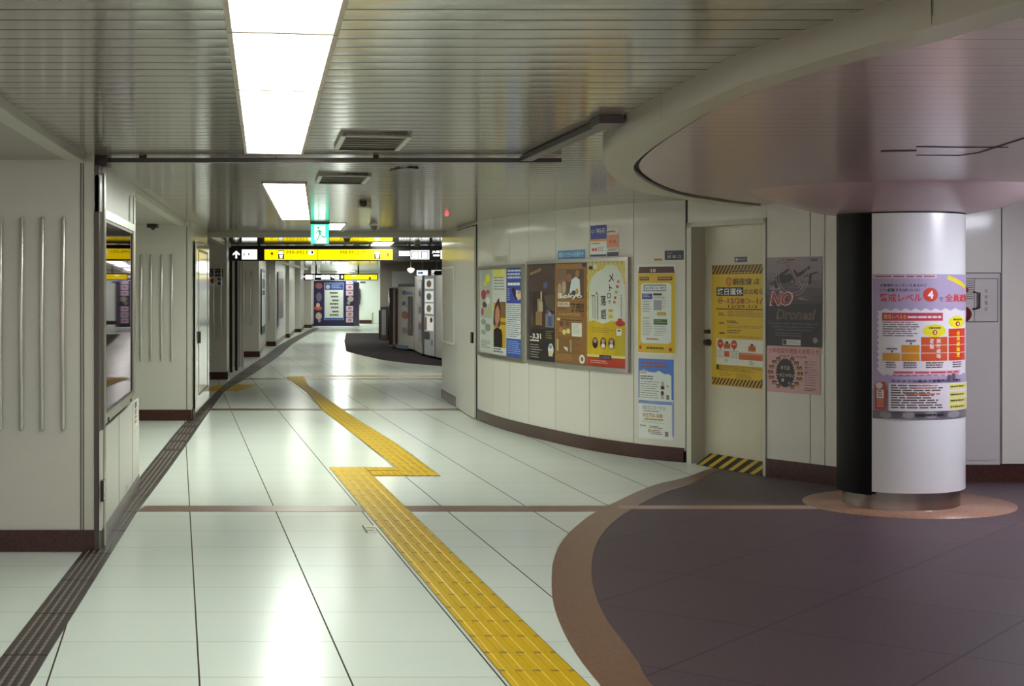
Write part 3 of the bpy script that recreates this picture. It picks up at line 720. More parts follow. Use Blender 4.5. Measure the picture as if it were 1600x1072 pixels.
# end return of this wall and the room behind it
p = WP[0]
struct(MB().box(p[0]+.02, 3.2, p[1]-.02, p[1]+.12, 0, CEIL, M_WALLR), 'wall_right')
e = thing('service_door', W.pt(u_at(W, 730), .03), 'tall flush white service door at the left end of the curved poster wall', 'door')
slab(W, u_at(W, 716), u_at(W, 745), .012, 2.26, .002, .03, M_WALLR).build('leaf', e)
frame_on(W, u_at(W, 715.3), u_at(W, 745.7), .008, 2.275, .02, .001, .012, M_GAP).build('door_gap', e)
c = u_at(W, 743); slab(W, c-.06, c+.04, Z(536, 17.7), Z(519, 17.7), .03, .05, M_BLACK).build('handle', e)
e = thing('access_panel', W.pt(u_at(W, 700), 1.2), 'plain access panel with a thin bright outline at the far end of the curved wall', 'access panel')
slab(W, u_at(W, 692.5), u_at(W, 711), Z(537, 20.2), Z(417, 20.2), 0, .012, M_WALLR).build('panel', e)
frame_on(W, u_at(W, 692.5), u_at(W, 711), Z(537, 20.2), Z(417, 20.2), .022, .012, .018, mat('#efece2', .3)).build('panel_frame', e)
# poster frames
def poster_frame(px0, px1, yt, yb, label):
    u0, u1 = u_at(W, px0), u_at(W, px1); um = (u0+u1)/2; z0, z1 = z_at(W, um, yb), z_at(W, um, yt)
    e = thing('poster_case', W.pt(um, z0), label, 'poster frame', 'steel poster frames on the curved wall')
    frame_on(W, u0, u1, z0, z1, .035, 0, .035, M_ALU).build('frame', e)
    slab(W, u0+.02, u1-.02, z0+.02, z1-.02, 0, .006, mat('#7f7a70', .5)).build('backing', e)
    return u0+.037, u1-.037, z0+.037, z1-.037
a0, a1, b0, b1 = poster_frame(749.5, 820.5, 415, 559.5, 'narrower steel frame with three posters, beside the flush service door')
def fr(px0, px1, lo, hi, z0, z1, box): return Print(W, max(u_at(W, px0), lo), min(u_at(W, px1), hi), z0, z1, box, base=.007, rough=.25)
# poster designs use boxes in enlarged drawing units
pr = fr(750, 770, a0, a1, b0, b1, (70, 125, 188, 940))
pr.rect(70, 125, 188, 940, '#c3c9c0').rect(74, 130, 184, 600, '#a9b3a4')
for x, y, rx, ry, h in ((150, 210, 22, 40, '#e4dd3b'), (125, 260, 20, 30, '#d8d04a'), (110, 370, 24, 50, '#a02d3f'), (150, 345, 18, 22, '#b24a57'), (120, 470, 22, 30, '#6d3b50'), (150, 430, 20, 40, '#d5d8d3'), (100, 540, 12, 40, '#9b4a56'), (160, 540, 14, 30, '#c2b23d'), (110, 640, 26, 30, '#8a9884'), (150, 690, 26, 40, '#7f8d78'), (110, 740, 26, 26, '#93a08e')): pr.disc(x, y, rx, ry, h, 10)
pr.lines(85, 820, 175, 900, 4, '#8c948c'); pr.build('poster', 'pale poster of blurred yellow and red flowers in the narrower steel frame', 'poster')
pr = fr(770.5, 792, a0, a1, b0, b1, (190, 110, 330, 975))
pr.rect(190, 110, 330, 975, '#ccd0c8').rect(195, 115, 325, 190, '#d6d44c').text(205, 120, 320, 180, 'い方', '#e8e8d8').lines(205, 195, 320, 340, 5, '#4c4a48', .22)
pr.rect(202, 450, 326, 900, '#c4a32c').rect(270, 440, 326, 600, '#7d5f33').rect(202, 640, 326, 670, '#8f6d2b')
pr.shape([(200, 660), (205, 560), (222, 470), (258, 400), (272, 470), (276, 560), (272, 660), (262, 700), (215, 690)], '#3f241b')
pr.shape([(216, 600), (222, 520), (248, 470), (268, 540), (268, 610), (250, 670), (225, 660)], '#b9806a').shape([(215, 690), (235, 650), (255, 690), (240, 730)], '#a8705b')
pr.shape([(203, 900), (203, 730), (240, 700), (285, 720), (294, 780), (292, 900)], '#191214').lines(200, 910, 320, 960, 2, '#77706c', .6)
pr.build('poster', 'poster of a dark-haired person in black, middle of the narrower steel frame', 'poster')
pr = fr(792.5, 819, a0, a1, b0, b1, (330, 95, 495, 1015))
pr.rect(330, 95, 495, 1015, '#cfd4d4').rect(330, 95, 495, 460, '#3f4f9c').lines(340, 110, 480, 215, 3, '#c9cfe6', .6).lines(345, 245, 465, 275, 1, '#f0f2f4', .95, 0)
pr.shape([(385, 310), (410, 295), (420, 340), (450, 400), (430, 420), (400, 370)], '#141827').shape([(430, 320), (470, 330), (485, 400), (450, 430), (425, 380)], '#d8c6bd').disc(455, 345, 14, 20, '#c28f76').lines(340, 300, 375, 440, 6, '#93a0d0')
pr.lines(340, 475, 485, 820, 16, '#6c7076', .35).rect(330, 825, 495, 1015, '#3c5aa8').lines(340, 850, 485, 990, 7, '#8fa5d6', .35)
pr.build('poster', 'blue and white poster full of small print, right in the narrower steel frame', 'poster')
a0, a1, b0, b1 = poster_frame(826.5, 985.5, 405, 574.5, 'wider steel frame with three posters, left of the yellow notice')
pr = fr(827, 868, a0, a1, b0, b1, (45, 70, 280, 985))
pr.rect(45, 70, 280, 985, '#33241d').rect(45, 70, 280, 330, '#4a3631').shape([(48, 150), (155, 105), (155, 135), (48, 175)], '#8b6d4b').disc(195, 270, 20, 30, '#4c5085')
pr.shape([(180, 370), (275, 340), (275, 520), (200, 470)], '#4f4232')
for x, y, w, h, c in ((120, 400, 26, 120, '#8f7a5c'), (150, 330, 14, 160, '#b3a183'), (105, 520, 60, 130, '#8a6a42'), (135, 430, 36, 90, '#a89a85'), (60, 540, 30, 100, '#4a3826'), (205, 500, 30, 90, '#5c5560')): pr.rect(x, y, x+w, y+h, c)
pr.rect(195, 540, 275, 665, '#7a6a66').rect(220, 560, 252, 655, '#2e4f92').disc(236, 540, 14, 20, '#8d7fae').rect(45, 690, 280, 985, '#15100f')
pr.rect(190, 680, 275, 795, '#241b10').lines(200, 700, 268, 780, 4, '#9a8428', .3).text(75, 730, 155, 780, '3.31', '#e6e1d6', .03).lines(48, 760, 74, 780, 1, '#d8d2c8').lines(50, 790, 135, 808, 1, '#c9c3ba', .8, 0)
pr.lines(50, 835, 170, 975, 6, '#a39c94', .25).disc(245, 875, 24, 60, '#d8d6d0').disc(243, 845, 14, 20, '#7c8cb8').rect(225, 880, 262, 935, '#cabf9c')
pr.build('poster', 'dark brown night scene poster, left in the wider steel frame', 'poster')
pr = fr(868.5, 918, a0, a1, b0, b1, (282, 60, 585, 1020))
pr.rect(282, 60, 585, 1020, '#8a5f28').rect(300, 70, 545, 115, '#9a6c30').rect(310, 120, 560, 400, '#5c4432').rect(310, 125, 400, 400, '#7c5f4a').disc(425, 200, 26, 40, '#8f5f3c').disc(375, 290, 20, 60, '#b39b82').disc(330, 320, 20, 70, '#a89478')
pr.shape([(430, 340), (450, 220), (490, 190), (525, 220), (530, 360), (500, 380)], '#c9d4d6').disc(505, 160, 18, 34, '#9a6b45').disc(470, 345, 20, 24, '#3a2b3c').disc(500, 330, 16, 26, '#b08a35').shape([(310, 400), (310, 350), (330, 360), (420, 395)], '#c7b79c')
pr.text(315, 350, 545, 405, 'Tokyo', '#e9e2d2', .02).rect(545, 65, 582, 100, '#33345a').rect(310, 432, 430, 475, '#d9cdb5').lines(318, 440, 425, 470, 2, '#5b3f24').text(440, 440, 535, 525, '発売', '#2e1a12', .02).text(538, 440, 560, 525, '!!', '#2e1a12', .03).lines(310, 490, 430, 520, 1, '#6d4a22', .6)
pr.rect(310, 530, 560, 575, '#7a521f').lines(318, 538, 555, 568, 2, '#b58f4c').lines(310, 600, 560, 615, 1, '#4a3016').disc(320, 598, 18, 14, '#d0bd92')
for x, y, c in ((350, 640, '#5c4030'), (385, 660, '#8b5d3d'), (345, 700, '#a4763e'), (380, 720, '#d8c689'), (410, 640, '#6b4a30'), (420, 710, '#cfcf7a')): pr.disc(x, y, 20, 26, c, 10)
pr.rect(455, 630, 545, 755, '#cfd2c6').lines(465, 645, 535, 740, 5, '#8f8f80', .3).lines(310, 770, 570, 930, 11, '#5f411d', .3).rect(300, 790, 322, 905, '#b59b66').rect(437, 790, 455, 905, '#a98c54').shape([(370, 860), (415, 865), (415, 905), (390, 885)], '#dcd8cc').disc(547, 965, 24, 42, '#e0ddd0').disc(547, 965, 12, 22, '#6b675c')
pr.lines(300, 935, 520, 1000, 4, '#a8834a', .3)
pr.build('poster', 'brown poster headed by figures in white and large dark sale lettering', 'poster')
pr = fr(918.5, 984, a0, a1, b0, b1, (100, 45, 465, 1000))
pr.rect(100, 45, 465, 1000, '#bfae4e')
for j in range(9):
    for i in range(10): pr.ring(115+i*38+(j % 2)*19, 60+j*58, 18, 28, .25, '#d6cd92', 10); pr.k -= 1
pr.k += 1
pr.shape([(120, 590), (118, 420), (122, 260), (150, 180), (205, 130), (250, 115), (285, 75), (330, 68), (375, 90), (415, 160), (440, 260), (448, 420), (445, 600), (420, 580), (330, 582), (250, 610), (170, 578)], '#cbcfc6')
pr.rect(100, 640, 465, 905, '#c6a613').shape([(100, 650), (115, 595), (165, 578), (250, 612), (325, 580), (430, 600), (465, 620), (465, 660), (100, 660)], '#c6a613').shape([(140, 900), (170, 580), (260, 610), (250, 900)], '#cfae1c').rect(360, 640, 465, 905, '#b3a01a').rect(100, 915, 465, 1000, '#b33a20').rect(100, 893, 465, 915, '#d8cf7c').rect(220, 893, 330, 935, '#46304a')
for t, x, y, w, h in (('メ', 305, 150, 46, 80), ('ト', 310, 250, 28, 62), ('ロ', 293, 330, 30, 46), ('で', 298, 395, 28, 34), ('落', 232, 350, 52, 95), ('語', 236, 475, 48, 92)): pr.text(x, y, x+w, y+h, t, '#33302f', .02)
for y, c in ((225, '#b07a3f'), (270, '#b9452f'), (320, '#a8862c'), (370, '#9a5a30'), (410, '#b2702c')): pr.disc(390-(y-225)*.18, y, 12, 14, c, 8)
for x, y0, y1, c in ((205, 335, 560, '#4d5a5c'), (180, 350, 555, '#8f938c'), (158, 360, 555, '#9b8f78'), (415, 345, 540, '#8e8f86')):
    y = y0
    while y < y1: pr.rect(x-5, y, x+5, y+14, c); pr.k -= 1; y += 20
pr.k += 1
pr.disc(195, 328, 9, 12, '#5d8a6b', 8).rect(305, 475, 345, 500, '#c9a01e').rect(305, 525, 345, 555, '#cdb52a').rect(145, 345, 178, 358, '#a1552f')
for x, y in ((405, 575), (388, 600), (425, 600), (405, 608)): pr.disc(x, y, 22, 22, '#b53722', 12); pr.k -= 1
pr.k += 1; pr.rect(375, 648, 418, 710, '#dadccf').rect(385, 658, 408, 672, '#7c3a2b').lines(150, 645, 360, 700, 3, '#8f7a2c', .3)
for x in (182, 258, 332): pr.disc(x, 785, 28, 52, '#4a3130', 16).disc(x, 765, 16, 22, '#b79072', 10).disc(x, 808, 18, 22, '#d9d6d0' if x > 200 else '#1a1316', 10)
pr.rect(120, 80, 158, 112, '#2d3157').disc(182, 85, 18, 24, '#d4d3b8', 10).lines(135, 945, 320, 980, 2, '#e2c9ae', .25).text(228, 900, 322, 930, '入場無料', '#8d7690')
pr.build('poster', 'yellow and white poster with brush lettering, right in the wider steel frame', 'poster')
# loose labels and notices
pr = on(W, 872, 914.5, 391, 404.5, (0, 0, 42, 12)); pr.rect(0, 0, 42, 12, '#2f86bd').text(2, 2, 40, 10, '東京メトロからのお知らせ', '#e8f1f4', 0)
pr.build('sign_label', 'bright blue label plate above the wider steel frame', 'label plate')
pr = on(W, 773, 793, 400, 410, (0, 0, 20, 10)); pr.rect(0, 0, 20, 10, '#a9a68e').lines(2, 2, 18, 8, 2, '#8b886f')
pr.build('sign_label', 'small grey label plate above the narrower steel frame', 'label plate')
pr = on(W, 923, 948, 352, 400.5, (495, 805, 583, 974))
pr.rect(495, 805, 583, 974, '#dcdcd8').rect(495, 805, 583, 880, '#34368c').text(527, 822, 575, 850, 'Wi-Fi', '#dfe2f2', .01).ring(510, 838, 9, 9, .35, '#b9bfe2', 12).rect(495, 880, 583, 893, '#d08a3a').disc(511, 937, 8, 9, '#b8402f').disc(527, 937, 7, 9, '#b85a4a').lines(537, 925, 575, 950, 3, '#8c8c90').lines(500, 900, 575, 915, 1, '#7d7d80').rect(495, 964, 583, 974, '#2f3373')
pr.build('poster', 'small blue and white wireless notice above the wider steel frame', 'notice')
pr = on(W, 949, 966.5, 357.5, 400, (585, 825, 648, 974))
pr.rect(585, 825, 648, 974, '#d9d1c6').rect(585, 858, 648, 928, '#d28663').rect(585, 952, 648, 974, '#2a2320').lines(590, 835, 640, 850, 1, '#7e4434').disc(605, 895, 9, 10, '#b8674a').disc(627, 895, 9, 10, '#b05a42').lines(590, 934, 645, 948, 2, '#5a4a44').disc(592, 842, 5, 5, '#b23a2a')
pr.build('poster', 'small orange and white notice right of the blue wireless notice', 'notice')
pr = on(W, 996, 1056.5, 413, 553, (88, 185, 468, 1050))
pr.rect(88, 185, 468, 1050, '#d5d4ca').rect(98, 275, 462, 1040, '#cfab08').shape([(100, 270), (112, 208), (448, 208), (458, 270)], '#4c1c17').text(232, 228, 282, 262, '10', '#e3d5b4', .03)
pr.rect(115, 305, 215, 340, '#4e2018').rect(302, 305, 436, 340, '#4e2018').lines(122, 313, 208, 332, 1, '#b08a5c', .8, 0).lines(310, 313, 428, 332, 1, '#b08a5c', .8, 0)
pr.shape([(128, 390), (150, 366), (405, 366), (428, 390), (425, 930), (400, 950), (150, 950), (128, 925)], '#d3d9d3')
pr.rect(160, 382, 375, 445, '#4a5482').rect(168, 391, 368, 437, '#d3d9d3').text(178, 400, 360, 430, 'お知らせ', '#3c4060', .01).rect(142, 468, 248, 522, '#3a3a86').lines(150, 478, 240, 510, 2, '#a9aad2')
pr.rect(258, 465, 340, 485, '#3c1b16').lines(258, 490, 375, 520, 3, '#8d908c').rect(262, 530, 340, 628, '#9d96a0').lines(150, 545, 245, 660, 5, '#54585a', .25).lines(345, 500, 380, 620, 6, '#8d928e', .3).rect(295, 645, 380, 680, '#b9a02e')
pr.rect(262, 715, 390, 768, '#3f5a28').lines(272, 728, 380, 755, 2, '#8fa27c').lines(155, 700, 220, 710, 1, '#a58a3c', .8, 0).lines(150, 725, 250, 880, 10, '#868a84', .3).lines(265, 785, 390, 890, 5, '#5a5e5e', .2).lines(190, 900, 310, 918, 1, '#b07a4a', .8, 0)
pr.disc(127, 990, 13, 22, '#b0401a').disc(418, 1005, 15, 20, '#b0401a').lines(190, 985, 360, 1008, 1, '#5f5214', .8, 0)
pr.build('poster', 'yellow bordered white notice with a dark red header, right of the wider frame', 'notice')
pr = on(W, 1039, 1068.5, 391.5, 406, (0, 0, 30, 14)); pr.rect(0, 0, 30, 14, '#262735').text(4, 2.5, 12, 5.5, '火災', '#9fa0ac').text(4, 7, 26, 11.5, '避 難 口', '#b9bac2')
pr.build('sign_label', 'dark navy nameplate on the wall left of the door', 'nameplate')
pr = on(W, 1022, 1034.5, 404, 407.5, (0, 0, 12, 4)); pr.rect(0, 0, 12, 4, '#b8952a').lines(1, 1, 11, 3, 1, '#6b551a', .7, 0)
pr.build('sign_label', 'tiny yellow label above the yellow bordered notice', 'label')
pr = on(W, 998, 1052.5, 561, 686, (120, 60, 485, 900))
pr.rect(120, 60, 485, 900, '#d3d6d2').rect(120, 60, 485, 480, '#4a74c4').lines(150, 95, 420, 165, 2, '#8d5560', .6, .1)
pr.shape([(132, 500), (135, 190), (190, 175), (240, 200), (310, 200), (340, 180), (375, 200), (400, 215), (440, 210), (465, 230), (468, 510)], '#cfd5d2').rect(120, 500, 485, 535, '#7d93cc').rect(130, 535, 470, 900, '#d6dad6').rect(470, 500, 485, 860, '#8fa2d0')
pr.lines(145, 185, 240, 225, 2, '#8a5a50').lines(145, 240, 330, 290, 2, '#5d5f60').lines(145, 300, 350, 490, 8, '#56585a', .22).disc(380, 320, 17, 30, '#b99a80').rect(362, 340, 398, 375, '#2b2524').disc(378, 415, 16, 26, '#4a2a2b').rect(362, 435, 394, 475, '#b9a5a0').disc(430, 340, 8, 14, '#8a9a4a').rect(418, 430, 444, 480, '#6d7070')
pr.lines(140, 505, 240, 525, 1, '#6d7a3c').text(165, 550, 410, 595, '相談窓口ダイヤル', '#77798f').lines(180, 605, 390, 625, 1, '#a77c84').text(175, 635, 380, 675, '0570-08', '#b08a30', .02).lines(190, 688, 390, 706, 1, '#b08a38', .8, .1).lines(165, 715, 410, 745, 2, '#8a8c8c', .2).lines(140, 760, 210, 780, 1, '#a8a23a', .8).lines(245, 765, 390, 795, 2, '#7f7f40').disc(243, 815, 12, 20, '#c2ad3c').lines(265, 805, 390, 860, 3, '#8d5f60', .4).rect(405, 815, 438, 865, '#8a7a7c')
pr.build('poster', 'blue and white cloud notice hanging below the yellow bordered notice', 'notice')
# ---------------------------------------------------------------- door in the right wall
D0, D1 = W.P[-1], (2.065, 12.2)
D0 = (D0[0]+.012, D0[1]-.012)
DW = Flat(D0, D1); rec = -.13
struct(slab(DW, 0, DW.L, 2.10, CEIL+.005, -.1, 0, M_WALLR), 'wall_right')
dl = slab(DW, .02, DW.L+.12, .02, 2.08, rec-.04, rec, mat('#bdb5a1', .25, coat=.3, noise=.03)); door = struct(dl, 'door_1')
df = MB(); slab(DW, 0, .07, 0, 2.10, -.13, .012, M_TRIM, df); slab(DW, DW.L-.035, DW.L, 0, 2.10, -.13, .012, M_TRIM, df); slab(DW, 0, DW.L, 2.06, 2.10, -.13, .012, M_TRIM, df)
df.build('door_frame', door)
DL = Flat(DW.pt(0, 0, rec)[:2], DW.pt(DW.L+.2, 0, rec)[:2])
def knob(py, r, name):
    u = u_at(DL, 1108.5); z = z_at(DL, u, py); m = MB(); d = 12
    ring = [DL.pt(u + r*math.cos(2*math.pi*i/d), z + r*math.sin(2*math.pi*i/d), .0) for i in range(d)]; top = [DL.pt(u + r*.8*math.cos(2*math.pi*i/d), z + r*.8*math.sin(2*math.pi*i/d), .05) for i in range(d)]
    m.add(ring + top, [[i, (i+1) % d, d+(i+1) % d, d+i] for i in range(d)] + [[d+i for i in range(d)]], M_DSTEEL, False).build(name, door)
knob(518, .02, 'lock'); knob(535, .03, 'knob')
pr = on(DL, 1148, 1167.5, 401.5, 409.5, (0, 0, 20, 8), base=.002); pr.rect(0, 0, 20, 8, '#36344f').disc(3.5, 4, 2, 2.5, '#a5a4b8').lines(7, 3, 18, 6, 1, '#7e7d94')
pr.build('sign_label', 'tiny dark nameplate on the door above the big yellow notice', 'nameplate')
pr = on(DL, 1113, 1203, 413.5, 604, (107, 148, 500, 995), base=.002)
pr.rect(107, 148, 500, 995, '#c8a306').rect(107, 148, 500, 212, '#a97f08').stripes(107, 150, 500, 214, 17, '#231713', .45).rect(240, 185, 390, 205, '#a8842a').lines(246, 188, 386, 202, 1, '#3a2a18', .8, 0)
pr.rect(107, 945, 500, 1000, '#b98d08').stripes(107, 945, 500, 993, 17, '#231713', .5)
pr.ring(226, 265, 20, 30, .3, '#b3461c').text(218, 252, 234, 278, 'G', '#b3461c', .02).text(252, 242, 382, 290, '銀座線', '#241913', .015).text(394, 246, 430, 264, '一部', '#241913', .02).text(394, 268, 430, 286, '区間', '#241913', .02)
pr.rect(140, 306, 326, 366, '#1d1618').text(146, 312, 320, 360, '終日運休', '#dcdad2', .012).text(334, 316, 490, 356, 'のお知らせ', '#241913', .015)
pr.ring(166, 398, 16, 22, .22, '#8a2f1c').rect(154, 394, 178, 402, '#8a2f1c').text(218, 382, 332, 418, '12/28', '#8a2f1c', .02).ring(348, 400, 14, 18, .22, '#8a2f1c').text(364, 388, 376, 412, '›', '#8a2f1c', .03).lines(186, 402, 214, 414, 1, '#8a2f1c').lines(382, 402, 410, 414, 1, '#8a2f1c').text(416, 382, 484, 418, '1/2', '#8a2f1c', .02)
pr.text(222, 428, 420, 450, '12/29-1/3', '#3d2a18', .01).rect(138, 455, 490, 462, '#4a2314').lines(218, 472, 470, 515, 4, '#5a4210', .3).lines(155, 485, 205, 510, 2, '#6a5010').lines(215, 540, 300, 562, 2, '#4a3510').lines(160, 552, 205, 566, 1, '#6a5010', .8).lines(215, 575, 470, 595, 2, '#7a5c10', .3).lines(215, 605, 330, 635, 2, '#5a4210', .4).lines(160, 622, 205, 640, 1, '#6a5010', .8).lines(215, 645, 470, 662, 2, '#7a5c10', .3)
pr.rect(140, 668, 490, 850, '#c9c6ba')
for x, y in ((168, 703), (264, 706)): pr.disc(x, y, 21, 32, '#a8341a').shape([(x-5, y+28), (x+5, y+28), (x, y+52)], '#a8341a').lines(x-13, y-6, x+13, y+6, 1, '#d88a6a', .8, 0)
for x, y in ((215, 718), (386, 728)): pr.rect(x-24, y-18, x+24, y+20, '#b4561f').disc(x, y-24, 10, 10, '#4a2a1c').lines(x-18, y-6, x+18, y+8, 2, '#6d2d14', .5, 0)
pr.rect(196, 755, 230, 795, '#b4461c').rect(300, 760, 490, 808, '#b4561f').lines(305, 766, 480, 774, 1, '#d8976a', .5, 0)
for x in (146, 168, 236, 258, 280): pr.rect(x, 750, x+18, 800, '#8d8a80').rect(x+3, 754, x+15, 796, '#c9c6ba')
pr.lines(200, 808, 228, 838, 3, '#8d8a80').lines(370, 812, 400, 842, 3, '#8d8a80').rect(142, 852, 156, 888, '#2a1c14').lines(162, 858, 470, 900, 4, '#6a5010', .3).lines(162, 905, 260, 935, 3, '#7a5c10', .3).lines(276, 908, 390, 942, 3, '#7a5c10', .3).rect(446, 932, 466, 962, '#4a5560')
pr.build('poster', 'big yellow service notice with hazard stripes pasted on the door', 'notice')
# sloped threshold plate
e = thing('threshold_plate', (DW.pt(.5, 0)[0], DW.pt(.5, 0)[1], 0), 'black and yellow striped sloping threshold plate at the foot of the door', 'threshold plate')
ut = u_at(DW, 1092)
a, b, c, d_ = DW.pt(ut, .005, .03), DW.pt(DW.L-.04, .005, .03), DW.pt(DW.L-.04, .095, rec+.01), DW.pt(ut, .095, rec+.01)
mb = MB().add([a, b, c, d_, DW.pt(ut, 0, rec+.01), DW.pt(DW.L-.04, 0, rec+.01)], [[0, 1, 2, 3], [0, 3, 4], [1, 5, 2]], mat('#231c17', .5)); mb.build('plate', e)
mb = MB()
for i in range(6):
    t0, t1 = i/6.2+.03, i/6.2+.10
    lo = lambda t: tuple(a[k]+(b[k]-a[k])*t for k in range(3)); hi = lambda t: tuple(d_[k]+(c[k]-d_[k])*t for k in range(3))
    up = lambda p: (p[0], p[1]-.002, p[2]+.0015)
    mb.add([up(lo(t0)), up(lo(t1)), up(hi(min(t1+.03, 1))), up(hi(min(t0+.03, 1)))], [[0, 1, 2, 3]], mat('#b59a2a', .5))
mb.build('hazard_stripe', e)
# wall right of the door
E0 = D1; E1 = (2.60, 11.5)
R_ = (D1[0]-.0, D1[1])
WE = Flat(D1, (D1[0]+.6*.95, D1[1]-.8*.95))
mb = MB(); sE = [0] + [u_at(WE, x) for x in (1266, 1289)] + [.95]
for a, b in zip(sE, sE[1:]): slab(WE, a+.004, b-.004, .12, CEIL+.005, -.03, 0, M_WALLR, mb)
slab(WE, 0, .95, 0, CEIL+.005, -.1, -.01, M_GAP, mb); struct(mb, 'wall_right')
struct(slab(WE, .0, .95, 0, .15, 0, .012, M_BASE), 'baseboard_right')
pr = on(WE, 1198.5, 1285, 401.5, 541.5, (35, 45, 425, 685), base=.004)
pr.rect(35, 45, 425, 685, '#221c21')
for i, c in enumerate(('#8f8088', '#8a7c84', '#7d7078', '#6b6068', '#564c54', '#40373f')): pr.rect(35, 45+i*55, 425, 105+i*55, c)
random.seed(3)
for i in range(16): pr.disc(random.uniform(60, 400), random.uniform(60, 380), random.uniform(15, 60), random.uniform(5, 14), random.choice(['#7a6f78', '#8a7d84', '#5c5059']), 10); pr.k -= 1
pr.k += 1
pr.k += 1
for pts in ([(120, 185), (200, 165), (250, 180), (240, 220), (160, 235), (120, 225)], [(195, 175), (235, 135), (262, 165), (258, 215), (215, 225)], [(90, 195), (190, 125), (200, 140), (110, 215)], [(250, 170), (340, 110), (345, 128), (270, 185)], [(55, 235), (140, 205), (140, 215), (60, 245)], [(300, 180), (395, 150), (395, 160), (305, 192)], [(90, 215), (120, 205), (118, 265), (98, 270)], [(330, 180), (355, 170), (352, 240), (332, 245)]): pr.shape(pts, '#1c181b')
pr.disc(220, 220, 24, 18, '#2d282c', 12).disc(220, 222, 12, 9, '#8b8184', 10)
pr.ring(220, 188, 116, 140, .035, '#b08f8f', 40).ring(220, 188, 98, 118, .035, '#b08f8f', 40)
dx, dy = 108, 132
pr.shape([(158, 72), (172, 62), (300, 268), (284, 284)], '#a88a8a').shape([(164, 76), (170, 70), (291, 268), (284, 276)], '#5b5057')
pr.text(55, 290, 215, 398, 'NO', '#d9c9c2', .06, .2).text(62, 297, 208, 391, 'NO', '#a3392e', .035, .2).rect(40, 343, 420, 346, '#6d6169').text(108, 418, 372, 492, 'Drones!', '#9a8470', .035, .15).text(114, 423, 366, 487, 'Drones!', '#40332e', .01, .15)
for y, t in ((515, 'It is against safety rules that drones are'), (538, 'allowed to fly above or in these'), (560, 'railway station premises')): pr.text(55+(y-515), y, 395-(y-515), y+16, t, '#8d858d', .0)
pr.lines(100, 590, 350, 622, 2, '#6d656d', .35).rect(152, 636, 280, 676, '#c9c6c4').rect(155, 639, 180, 672, '#2a2426').lines(185, 645, 272, 668, 2, '#9a9696').disc(381, 636, 18, 20, '#8d8587', 14)
pr.build('poster', 'dark grey drone ban poster with red lettering on the wall right of the door', 'poster')
pr = on(WE, 1199, 1281.5, 541.5, 614.5, (35, 688, 410, 1005), base=.0035)
pr.rect(35, 668, 412, 1005, '#c4999a').text(45, 700, 405, 738, '少年相談所開設のお知らせ', '#8c2f38', .01).text(125, 748, 320, 764, 'DON\'T BE ALONE', '#33262a', .01).disc(168, 870, 62, 92, '#1d1c1b', 24)
for i in range(28): a = i*2*math.pi/28; pr.disc(168+63*math.cos(a), 870+93*math.sin(a), 7, 8, '#1d1c1b', 6); pr.k -= 1
pr.k += 1
pr.text(135, 820, 200, 850, 'キミは', '#c9b9a8', .01).text(105, 870, 230, 898, '一人じゃない', '#c9b9a8', .01)
for i in range(7):
    for s_ in (-1, 1):
        for r in (0, 1):
            a = (i-3)*.36; x, y = 168+s_*(95+r*22)*math.cos(a), 870+105*math.sin(a); pr.disc(x, y, 11, 15, '#33221d', 8); pr.disc(x, y+4, 7, 9, '#b5823f' if i % 3 else '#a86a58', 8); pr.k -= 2
pr.k += 2
for y in (790, 825, 860): pr.disc(315, y, 12, 10, '#8d6aa0', 8); pr.k -= 1
pr.k += 1; pr.lines(305, 785, 400, 960, 10, '#8a5f62', .25).lines(305, 965, 395, 990, 2, '#3f2a2c', .35).disc(150, 920, 10, 12, '#b5b0a8', 8).disc(195, 938, 9, 11, '#5a78c0', 8)
pr.build('poster', 'pink counselling notice with a black ball of heads below the drone poster', 'notice')
# wall behind the column and hydrant cabinet
YB = 11.83
WB = Flat((2.45, YB), (XR, YB)); ub = lambda px: X(px, YB)-2.45
mb = MB(); sB = [0, ub(1565), 2.6, XR-2.45]
for a, b in zip(sB, sB[1:]): slab(WB, a+.004, b-.004, .147, CEIL, -.03, 0, M_WALLR, mb)
slab(WB, 0, XR-2.45, 0, CEIL, -.1, -.01, M_GAP, mb); struct(mb, 'wall_back')
struct(slab(WB, 0, XR-2.45, 0, .135, 0, .012, M_BASE), 'baseboard_back')
struct(MB().box(XR-.02, XR+.1, -2.2, YB, 0, CEIL, mat('#8c8690', .4)), 'wall_right')
zb = lambda py: Z(py, YB)
e = thing('hydrant_cabinet', (X(1530, YB), YB, .15), 'grey fire hydrant cabinet in the wall behind the column', 'fire hydrant cabinet')
M_CAB = mat('#bdb8b4', .3, noise=.03)
slab(WB, ub(1452), ub(1563), zb(727), zb(426), 0, .008, M_CAB).build('body', e)
frame_on(WB, ub(1452), ub(1563), zb(727), zb(426), .006, .008, .011, M_GAP).build('outer_gap', e)
slab(WB, ub(1456), ub(1558.5), zb(503), zb(435), .008, .014, M_CAB).build('upper_panel', e)
frame_on(WB, ub(1456), ub(1558.5), zb(503), zb(435), .005, .008, .015, mat('#4d4548', .5)).build('panel_gap', e)
hd = slab(WB, ub(1456), ub(1558.5), zb(719), zb(509), .008, .014, M_CAB).build('door', e)
frame_on(WB, ub(1456), ub(1558.5), zb(719), zb(509), .005, .008, .015, mat('#4d4548', .5)).build('door_gap', hd)
pr = Print(WB, ub(1470), ub(1523.5), zb(556), zb(536), (0, 0, 54, 20), base=.015)
for i, t in enumerate('消火栓'): pr.text(i*20+2, 1, i*20+13, 19, t, '#a3332f', .02)
pr.build('lettering', parent=hd)
g = MB()
for i in range(9): slab(WB, ub(1498), ub(1520), zb(440+i*3.4), zb(438.6+i*3.4), .014, .0155, mat('#6d6468', .5), g)
g.build('speaker_grille', e)
